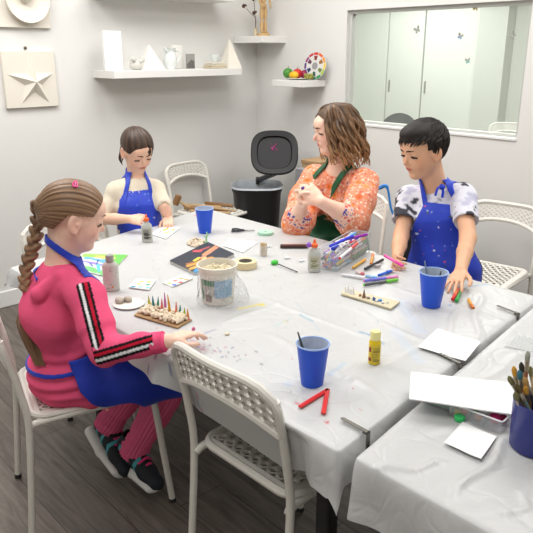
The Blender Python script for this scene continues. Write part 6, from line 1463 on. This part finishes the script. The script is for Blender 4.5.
def pyramid(cx, cy, w, h_, d, apx=0, label='', m=M_PL, name='plaster_pyramid'):
    v = [(cx-w/2, cy-d/2, SZ+.001), (cx+w/2, cy-d/2, SZ+.001), (cx+w/2, cy+d/2, SZ+.001), (cx-w/2, cy+d/2, SZ+.001), (cx+apx, cy, SZ+h_)]
    o = MB().add(v, [(3, 2, 1, 0), (0, 1, 4), (1, 2, 4), (2, 3, 4), (3, 0, 4)], 0, False).build(name, m, smooth=False); tag(o, label, 'ornament'); return o
pyramid(xs(152, 3.75), 3.76, .17, .16, .09, -.01, 'white plaster pyramid to the left of the jug')
# jug
c = V(xs(171.5, 3.78), 3.79, SZ+.001); r = empty('jug', c, 0, 'glossy pale white china jug with a handle on the long shelf', 'jug'); M_CH = mat('china', (222, 228, 226), .12, coat=.3)
MB().lathe([(0, 0), (.030, 0), (.030, .004), (.042, .03), (.046, .055), (.040, .085), (.033, .105), (.034, .120), (.041, .134), (.039, .134), (.032, .12), (.030, .10)], 36, c=c).build('jug_body', M_CH, r)
MB().tube(smooth([c+V(.036, -.01, .115), c+V(.066, -.015, .112), c+V(.072, -.015, .08), c+V(.042, -.01, .04)], 6), .0055, 8).build('handle', M_CH, r)
MB().tube([c+V(-.032, -.008, .118), c+V(-.052, -.012, .136)], [.014, .006], 8).build('spout', M_CH, r)
c = V(xs(177, 3.88), 3.89, SZ+.001); o = MB().box((-.045, -.02, 0), (.045, .02, .155), c=c, bev=.003).build('plaster_block', M_PL, smooth=False); tag(o, 'plain white block standing behind the jug', 'block')
c = V(xs(190.5, 3.82), 3.82, SZ+.001); r = empty('photo_card', c, 0, 'small grey picture card propped right of the jug', 'picture card')
MB().box((-.036, -.004, 0), (.036, .004, .098), c=c).build('card_board', mat('card_grey', (150, 148, 142), .6), r, smooth=False)
mb = MB(); mb.add([c+V(-.032, -.0045, .004), c+V(.032, -.0045, .004), c+V(.032, -.0045, .05), c+V(.004, -.0045, .06), c+V(-.032, -.0045, .03)], [(0, 1, 2, 3, 4)]).build('picture', mat('pict_dark', (110, 108, 104), .6, vary=.4, vscale=50), r, smooth=False)
cb = V(xs(215, 3.8), 3.80, SZ+.001)
for i, (w, h_, rgb, lb) in enumerate([(.142, .014, (200, 186, 160), 'beige flat slab, bottom of the stack under the cup'), (.132, .013, (206, 196, 176), 'cream flat slab, middle of the stack under the cup'), (.122, .012, (220, 214, 200), 'pale flat slab, top of the stack under the cup')]):
    o = MB().box((-w/2, -.05, 0), (w/2, .05, h_), R=rotz(.05*(i-1)), c=cb+V(.003*i, 0, .0145*i), bev=.003).build('stone_slab', mat('slab_%d' % i, rgb, .7), smooth=False); tag(o, lb, 'slab', 'slabs stacked on the shelf')
c = cb+V(0, 0, .0425); r = empty('cup', c, 0, 'pale china cup standing on the stack of slabs', 'cup'); MB().lathe([(0, 0), (.018, 0), (.02, .004), (.033, .022), (.037, .05), (.035, .05), (.031, .024), (0, .008)], 30, c=c).build('cup_body', M_CH, r); MB().tube(smooth([c+V(.034, 0, .042), c+V(.052, 0, .038), c+V(.05, 0, .022), c+V(.032, 0, .018)], 5), .003, 8).build('handle', M_CH, r)
for dx, lb in ((-.02, 'left'), (.02, 'right')): pass
xa, xb, xc = xs(222, 3.86), xs(229, 3.86), xs(241, 3.75)
v = [(xa, 3.90, SZ+.001), (xa+.004, 3.80, SZ+.001), (xc, 3.74, SZ+.001), (xc-.01, 3.86, SZ+.001), (xb, 3.85, SZ+.205)]
o = MB().add(v, [(3, 2, 1, 0), (0, 1, 4), (1, 2, 4), (2, 3, 4), (3, 0, 4)][:1]+[(1, 2, 4), (0, 1, 4), (2, 3, 4), (3, 0, 4)], 0, False).build('plaster_pyramid', M_PL2, smooth=False); tag(o, 'tall narrow plaster pyramid at the right end of the long shelf', 'ornament')
# mannequin and cotton branch on the corner shelf
M_WD = mat('mannequin_wood', (206, 170, 118), .5, vary=.12, vscale=20); zb = 1.646
c = V(WY(263.5, 33, 3.72)[0], 3.72, zb); r = empty('wooden_mannequin', c, 0, 'jointed wooden artist mannequin on the corner shelf', 'mannequin')
MB().lathe([(0, 0), (.032, 0), (.032, .010), (.028, .014), (0, .014)], 24, c=c).build('base', M_WD, r)
MB().tube([c+V(0, .01, .014), c+V(0, .01, .15)], .0025, 8).build('support_rod', mat('steel_rod', (160, 150, 130), .3, .8), r)
for s in (-1, 1):
    x = .012*s; MB().lathe([(0, .018), (.008, .022), (.0095, .05), (.0065, .075), (0, .078)], 14, c=c+V(x, 0, 0)).build('shin', M_WD, r)
    MB().ball(c+V(x, 0, .080), .0065, n=7).build('knee', M_WD, r); MB().lathe([(0, .082), (.0085, .086), (.0115, .115), (.009, .135), (0, .138)], 14, c=c+V(x, 0, 0)).build('thigh', M_WD, r)
    MB().ball(c+V(x, -.008, .018), (.007, .014, .005), n=7).build('foot', M_WD, r)
    MB().tube(smooth([c+V(.026*s, 0, .20), c+V(.036*s, -.01, .165), c+V(.028*s, -.022, .135)], 4), [.0065, .006, .0055, .005, .006, .005, .0045, .004, .004], 8).build('arm', M_WD, r)
MB().ball(c+V(0, 0, .146), (.021, .014, .014), n=8).build('hips', M_WD, r); MB().lathe([(0, .155), (.013, .16), (.024, .195), (.02, .212), (0, .216)], 18, c=c, sy=.7).build('chest', M_WD, r); MB().ball(c+V(0, 0, .242), (.014, .015, .021), n=8).build('head', M_WD, r)
c2 = c+V(-.028, .055, 0); r = empty('cotton_branch', c2, 0, 'dry branch with dark cotton pods beside the mannequin', 'branch'); M_BR = mat('branch_brown', (96, 70, 52), .8)
MB().lathe([(0, 0), (.012, 0), (.015, .02), (.010, .05), (.012, .055), (.009, .055), (0, .01)], 18, c=c2).build('vase', mat('small_vase', (206, 190, 160), .5), r)
t1 = P(244.5, 6, 4.73); t2 = P(255, 13, 4.70); t3 = P(254, -1, 4.72)
for t_ in (t1, t2, t3):
    b_ = c2+V(0, 0, .05); m_ = b_*.45+t_*.55+V(0, 0, .03 if t_ is not t3 else .0); MB().tube(smooth([b_, c2+V(0, 0, .12), m_, t_], 5), .002, 6).build('twig', M_BR, r)
    h_ = MB().ball(t_, (.019, .019, .015), n=7, jit=.25).build('pod', mat('pod_dark', (74, 54, 44), .8), r); MB().ball(t_+V(.004, -.008, -.006), (.014, .012, .013), n=7, jit=.1).build('cotton', mat('cotton', (226, 222, 214), .95), h_)
for n_, k_ in (('wooden_mannequin', 1.42),): bpy.data.objects[n_].scale = (k_, k_, k_)
# fruit plate and colour wheel
zr = 1.348; c = V(3.475, 3.38, zr)
c = WX(299, 78, 3.475); c = V(3.475, c[1], zr)
o = MB().lathe([(0, .002), (.05, .002), (.085, .009), (.083, .0115), (.05, .005), (0, .005)], 40, c=c, sx=.95).build('fruit_plate', mat('plate_china', (222, 222, 214), .2)); tag(o, 'pale shallow plate of toy fruit on the small right shelf', 'plate')
def fr(px, py, r_, rgb, lb, name, sh=(1, 1, 1), stem=1, k=None):
    X_ = {288: 3.47, 297.5: 3.49, 293.8: 3.435, 304.5: 3.52}[px]; q = WX(px, py, X_); q = V(X_, q[1], zr+.0065+r_*sh[2])
    o = MB().ball(q, (r_*sh[0], r_*sh[1], r_*sh[2]), n=12).build(name, mat(name+'_skin_%d' % rgb[0], rgb, .35, vary=.2, vscale=12)); tag(o, lb, 'fruit', 'toy fruit on the plate')
    if stem: MB().tube([q+V(0, 0, r_*sh[2]*.85), q+V(.002, -.002, r_*sh[2]*1.35)], .002, 6).build('stem', mat('stem', (70, 60, 40), .8), o)
    return q
fr(288, 72, .036, (78, 148, 56), 'green apple at the left of the fruit plate', 'apple')
fr(297.5, 71, .034, (212, 44, 36), 'red apple at the middle of the fruit plate', 'apple')
fr(293.8, 76, .027, (238, 190, 36), 'yellow lemon at the front of the fruit plate', 'lemon', (1.1, 1.45, .95), 0)
fr(304.5, 70, .030, (150, 30, 70), 'dark crimson plum behind the green grapes', 'plum')
q0 = WX(309, 74, 3.47); r = empty('grapes', (q0[0], q0[1], zr+.008), 0, 'bunch of green-yellow toy grapes at the right of the fruit plate', 'grapes', 'toy fruit on the plate')
for i in range(16):
    a = i*2.4; rr = .026*math.sqrt((i % 8)/8); MB().ball(V(q0[0], q0[1], zr+.018)+V(rr*math.cos(a), 1.2*rr*math.sin(a), .015*(i//8)), .0118, n=7).build('grape', mat('grape_green', (150, 148, 66), .3), r)
cw = WX(315, 64.5, 3.53); Rw = .094; nv = _n(V(-.96, -.1, .16)); sd = _n(np.cross(ZZ, nv)); up_ = np.cross(nv, sd); cw[2] = zr+Rw*up_[2]+.001; r = empty('colour_wheel', cw, 0, 'round colour wheel chart leaning on the wall behind the fruit', 'colour wheel')
Rm = np.stack([sd, up_, nv], 1); MB().lathe([(0, -.0015), (Rw, -.0015), (Rw, .0015), (0, .0015)], 60, R=Rm, c=cw).build('disc', mat('wheel_white', (214, 214, 212), .5), r)
hues = [(206, 44, 40), (226, 96, 40), (236, 150, 50), (240, 206, 60), (160, 190, 60), (50, 150, 80), (30, 120, 96), (40, 100, 150), (50, 60, 140), (96, 50, 130), (140, 50, 110), (190, 50, 70)]
for i in range(12):
    mb = MB(); A = np.linspace(0, 1, 6); a0_ = PI/2-2*PI*(i-.5)/12; f_ = lambda a, r_: cw+Rm@V(r_*math.cos(a0_-a*2*PI/12), r_*math.sin(a0_-a*2*PI/12), .0018)
    for (r1, r2, k) in ((.80, .98, 0), (.42, .74, 1)):
        if k and i % 2: continue
        v = [f_(.06+.88*a, Rw*r1) for a in A]+[f_(.06+.88*a, Rw*r2) for a in A]; mb.add(v, [(j, 6+j, 7+j, j+1) for j in range(5)], k, False)
    mb.build('colour_sector', [mat('hue_%d' % i, hues[i], .5), mat('hued_%d' % i, tuple(int(x*.55+20) for x in hues[i]), .5)], r, smooth=False)
MB().lathe([(0, .0016), (Rw*.26, .0016), (Rw*.26, .0022), (0, .0022)], 30, R=Rm, c=cw).build('hub', mat('hub_grey', (150, 148, 150), .5), r)
# plaques on the left wall
def wp(px, py, d=0): q = WY(px, py, YW-d); return q
r = empty('star_plaque', (1.755, YW, 1.38), 0, 'square cream plaster plaque with a raised five-pointed star', 'wall plaque'); B0, B1 = (1.592, 1.215), (1.918, 1.54)
MB().box((B0[0], YW-.024, B0[1]), (B1[0], YW-.001, B1[1]), bev=.003).build('backing_board', mat('plaque_cream', (228, 222, 210), .75, bump=.08, bscale=60), r, smooth=False)
pts5 = [wp(*q, .024) for q in ((27, 53.5), (53.3, 73), (49.3, 102.5), (21.6, 104), (6.6, 74))]; ctr = wp(34.5, 82, .024); ctr = ctr*.7+sum(pts5)/5*.3; v = []
for i in range(5):
    v.append(pts5[i]); n_ = (pts5[i]+pts5[(i+1) % 5])/2; v.append(ctr+(n_-ctr)*.47)
v = [V(q[0], YW-.0245, q[2]) for q in v]+[V(ctr[0], YW-.066, ctr[2])]
MB().add(v, [(i, (i+1) % 10, 10) for i in range(10)]+[tuple(range(10))[::-1]], 0, False).build('star', mat('star_cream', (228, 222, 210), .75), r, smooth=False)
c = wp(25, 48, 0); o = MB().lathe([(0, 0), (.010, 0), (.010, .004), (.004, .006), (.004, .014), (0, .015)], 14, R=np.array([[1, 0, 0], [0, 0, -1], [0, 1, 0.]]), c=V(c[0], YW-.001, c[2])).build('wall_hook', mat('hook_brown', (110, 100, 84), .4, .4)); tag(o, 'small brown hook on the wall above the star plaque', 'hook')
r = empty('bowl_plaque', (1.755, YW, 1.83), 0, 'cream plaster plaque with a round dish and egg shape, above the star', 'wall plaque')
MB().box((1.59, YW-.024, 1.668), (1.916, YW-.001, 1.99), bev=.003).build('backing_board', mat('plaque_cream', (228, 222, 210), .75), r, smooth=False)
c = wp(25.5, -1, .03); c = V(c[0], YW-.024, c[2]); Rd = np.array([[1, 0, 0], [0, 0, -1], [0, 1, 0.]])
MB().lathe([(0, .012), (.055, .012), (.085, .016), (.118, .040), (.130, .046), (.134, .040), (.118, .0), (0, 0)], 48, R=Rd, c=c).build('dish', mat('star_cream', (228, 222, 210), .75), r)
MB().ball(c+V(-.01, -.035, .03), (.042, .03, .052), n=12).build('egg', mat('star_cream', (228, 222, 210), .75), r)
# ================================================================ bin in the corner
c = V(3.21, 3.52, 0); ang = AZ; r = empty('pedal_bin', c, 0, 'black plastic bin with its round lid open and a grey liner', 'bin'); M_BK = mat('bin_black', (34, 34, 37), .45)
Rb = rotz(ang); rings = [(0, .14), (.02, .15), (.3, .165), (.56, .182), (.575, .19), (.60, .192), (.605, .186), (.56, .176), (.3, .16)]
def sup(a, r_, e=3.2): c_, s_ = math.cos(a), math.sin(a); k = (abs(c_)**e+abs(s_)**e)**(-1/e); return V(r_*k*c_, r_*k*s_, 0)
mb = MB(); v = []; N_ = 48
for z, rr in rings:
    for i in range(N_): v.append(c+Rb@(sup(2*PI*i/N_, rr*.97))+V(0, 0, z))
f = [tuple(range(N_))[::-1]]
for l in range(len(rings)-1):
    for i in range(N_): f.append((l*N_+i, l*N_+(i+1) % N_, (l+1)*N_+(i+1) % N_, (l+1)*N_+i))
mb.add(v, f).build('bin_body', M_BK, r)
v = []; R2 = [(.56, .1935), (.60, .1955), (.612, .188), (.60, .178), (.55, .165), (.48, .15), (.44, .10), (.43, .0)]
for z, rr in R2:
    for i in range(N_): a = 2*PI*i/N_; v.append(c+Rb@(sup(a, rr*.985*(1+.012*math.sin(a*11+z*30)+(.05*fbm(np.array([math.cos(a)*.2, math.sin(a)*.2, z])) if z < .56 else 0))))+V(0, 0, z+(.006*math.sin(a*7) if z > .55 and z < .58 else 0)))
v = [q+V(0, 0, 0) for q in v]; f = []
for l in range(1, len(R2)-1):
    for i in range(N_): f.append((l*N_+i, l*N_+(i+1) % N_, (l+1)*N_+(i+1) % N_, (l+1)*N_+i))
mb = MB(); mb.add(v, f).build('bin_liner', mat('bin_liner', (176, 182, 188), .35, bump=.5, bscale=30), r)
nl = _n(-FH*.93+V(0, 0, .36)); lc = P(274.5, 152.5, 4.64); sdl = _n(np.cross(ZZ, nl)); upl = np.cross(nl, sdl); Rl = np.stack([sdl, upl, nl], 1)
v = []; rl = [(.165, -.03, 0), (.168, .0, 0), (.160, .008, 0), (.125, .004, 0), (.118, -.014, 0), (.0, -.016, 0)]
for rr, z, _ in rl:
    for i in range(N_): v.append(lc+Rl@(sup(2*PI*i/N_, rr, 3)*V(1, .95, 1)+V(0, 0, z)))
f = [tuple(range(N_))[::-1]]
for l in range(len(rl)-1):
    for i in range(N_): f.append((l*N_+i, l*N_+(i+1) % N_, (l+1)*N_+(i+1) % N_, (l+1)*N_+i))
ld = MB().add(v, f).build('lid', M_BK, r)
mb = MB()
for i in range(12): mb.ball(lc+Rl@V(-.01+.018*RNG.randn(), .045+.018*RNG.randn(), -.0145), (.004+.003*RNG.rand()), n=5)
mb.build('pink_paint_splash', mat('pink_paint', (176, 62, 130), .5), ld)
MB().box((-.06, -.012, -.02), (.06, .012, .02), R=Rb, c=c+FH*.20+V(0, 0, .60), bev=.004).build('hinge', M_BK, r, smooth=False)
b_ = lc-upl*.15; MB().tube([c+FH*.20+V(0, 0, .60), b_], .02, 8).build('hinge_arm', M_BK, r)
# cardboard box, folders, bag and cord behind the woman
c = P(303, 163, 4.40); o = None
r = empty('cardboard_box', (c[0], c[1], 0), 0, 'tall brown cardboard box standing against the wall behind the woman', 'box')
MB().box((-.02, -.10, 0), (.16, .06, c[2]-.012), c=V(c[0]+.07, c[1]-.0, 0), bev=.003).build('box_side', mat('box_card', (176, 150, 116), .8), r, smooth=False); MB().box((-.025, -.105, c[2]-.012), (.165, .065, c[2]+.012), c=V(c[0]+.07, c[1], 0), bev=.003).build('box_lid', mat('box_lid', (166, 134, 98), .8), r, smooth=False)
mb = MB(); q = P(298.5, 172, 4.22)
o = MB().box((.0, -.05, 0), (.06, .03, q[2]+.02), c=V(q[0], q[1], 0), bev=.002).build('folder_stack', mat('folder_grey', (150, 150, 156), .6, vary=.4, vscale=30), smooth=False); tag(o, 'upright grey folders between bin and woman', 'folders')
q = T(383, 222, .72); c = V(3.18, 2.02, 0); r = empty('black_bag', c, 0, 'black bag standing behind the chair of the woman', 'bag')
F = Field(c-V(.2, .2, 0), c+V(.2, .2, .75), .006); F.box(c+V(0, 0, .345), (.10, .145, .335), rotz(.2), .05, .01); F.disp(lambda p: .006*fbm(p*1.6)+.003*fbm(p*4)); F.build('bag_body', mat('bag_black', (36, 36, 40), .7), r, 1)
MB().tube(smooth([c+V(-.1, -.10, .55), c+V(-.14, -.16, .50), c+V(-.13, -.18, .42), c+V(-.1, -.12, .40)], 6), .009, 8).build('strap', mat('strap_black', (24, 24, 26), .6), r); MB().tube(smooth([c+V(0, .08, .665), c+V(0, .05, .70), c+V(0, -.05, .70), c+V(0, -.08, .665)], 6), .009, 8).build('handle', mat('strap_black', (24, 24, 26), .6), r)
a = P(379, 188, 3.42); b = P(387, 187, 3.40); o = MB().tube(smooth([a-RT*.05, a, b, P(391, 208, 3.42), P(396, 222, 3.42), P(397.5, 238, 3.42), P(398, 262, 3.46)], 6), [.010]*13+[.006]*12+[.005]*12, 8).build('blue_strap', mat('sky_blue_strap', (40, 130, 214), .5)); tag(o, 'bright blue strap hanging behind the chair of the woman', 'strap')
# wooden tools on the seat of the wall chair
M_TW = mat('tool_wood', (196, 164, 122), .6, vary=.2, vscale=14); M_TW2 = mat('tool_wood_dark', (150, 112, 74), .6, vary=.2, vscale=14)
zt = .475
a = T(177, 200, .53); r = empty('wooden_mallet', a, 0, 'wooden mallet with its head raised over the chair seat', 'mallet'); h_ = _n(RT*.35+ZZ*.8)
MB().tube([a-h_*.035, a+h_*.035], [.024, .024], 14).build('mallet_head', M_TW2, r); MB().tube([a, T(190, 208, zt)], .009, 8).build('handle', M_TW, r)
for i, (x1, y1, x2, y2, r_, dz, lb) in enumerate([(183, 205, 222, 207.5, .014, 0, 'thick wooden rolling pin, rearmost of the tools on the chair'), (184, 208, 228, 211, .011, 0, 'long wooden stick in the middle of the tools on the chair'), (190, 211, 230, 213.5, .012, 0, 'wooden rod nearest the table among the tools on the chair'), (205, 203, 233, 206, .013, .018, 'pale wooden roller lying on top of the other tools'), (212, 208, 236, 211, .008, .018, 'thin dark wooden handle at the right of the tools')]):
    a, b = T(x1, y1, zt+dz), T(x2, y2, zt+dz); o = MB().tube([a, a*.97+b*.03, a*.03+b*.97, b], [r_*.7, r_, r_, r_*.7], 12).build('wooden_tool', [M_TW, M_TW2][i % 2]); tag(o, lb, 'wooden tool', 'wooden tools on the chair')
o = MB().tube([T(210, 212, zt), T(226, 215.5, zt)], .006, 8).build('blue_tool', mat('tool_blue', (60, 110, 170), .4)); tag(o, 'blue-handled tool among the wooden tools on the chair', 'tool')
# butterfly stickers on the glass
for i, (x, y, s, rgb, lb) in enumerate([(417.5, 30, 1.1, (150, 154, 146), 'grey butterfly sticker at the left of the window glass'), (460.5, 36.5, .9, (120, 140, 190), 'grey-blue butterfly sticker in the middle of the window glass'), (468, 61, .8, (110, 176, 168), 'teal butterfly sticker, lowest on the window glass'), (476, 7.5, 1., (200, 176, 120), 'yellow-tinted butterfly sticker at the top of the window glass'), (513, 35, .9, (156, 158, 150), 'grey butterfly sticker at the right of the window glass')]):
    c = WX(x, y, XW+.047); th = [.5, -.4, .2, -.2, .7][i]; sc = .017*s; mb = MB()
    for sg in (1, -1):
        w1 = [(0, 0), (.25, .9), (.9, 1.3), (1.25, .9), (1., .2), (.4, -.1)]; w2 = [(0, 0), (.5, -.1), (.95, -.3), (.85, -.9), (.4, -1.), (.1, -.5)]
        for w_ in (w1, w2):
            v = []
            for (u, t_) in w_: yy = (u*sg*math.cos(th)-t_*math.sin(th))*sc; z_ = (u*sg*math.sin(th)+t_*math.cos(th))*sc; v.append(V(c[0]-.0006-.004*u, c[1]-yy, c[2]+z_))
            v2 = [q+V(.0006, 0, 0) for q in v]; n_ = len(v); mb.add(np.array(v+v2), [tuple(range(n_)), tuple(range(2*n_-1, n_-1, -1))]+[(j, n_+j, n_+(j+1) % n_, (j+1) % n_) for j in range(n_)], 1 if w_ is w2 else 0, False)
    o = mb.build('butterfly_sticker', [mat('bf_grey', (150, 152, 144), .5), mat('bf_%d' % i, rgb, .3)], smooth=False); tag(o, lb, 'sticker', 'butterfly stickers')
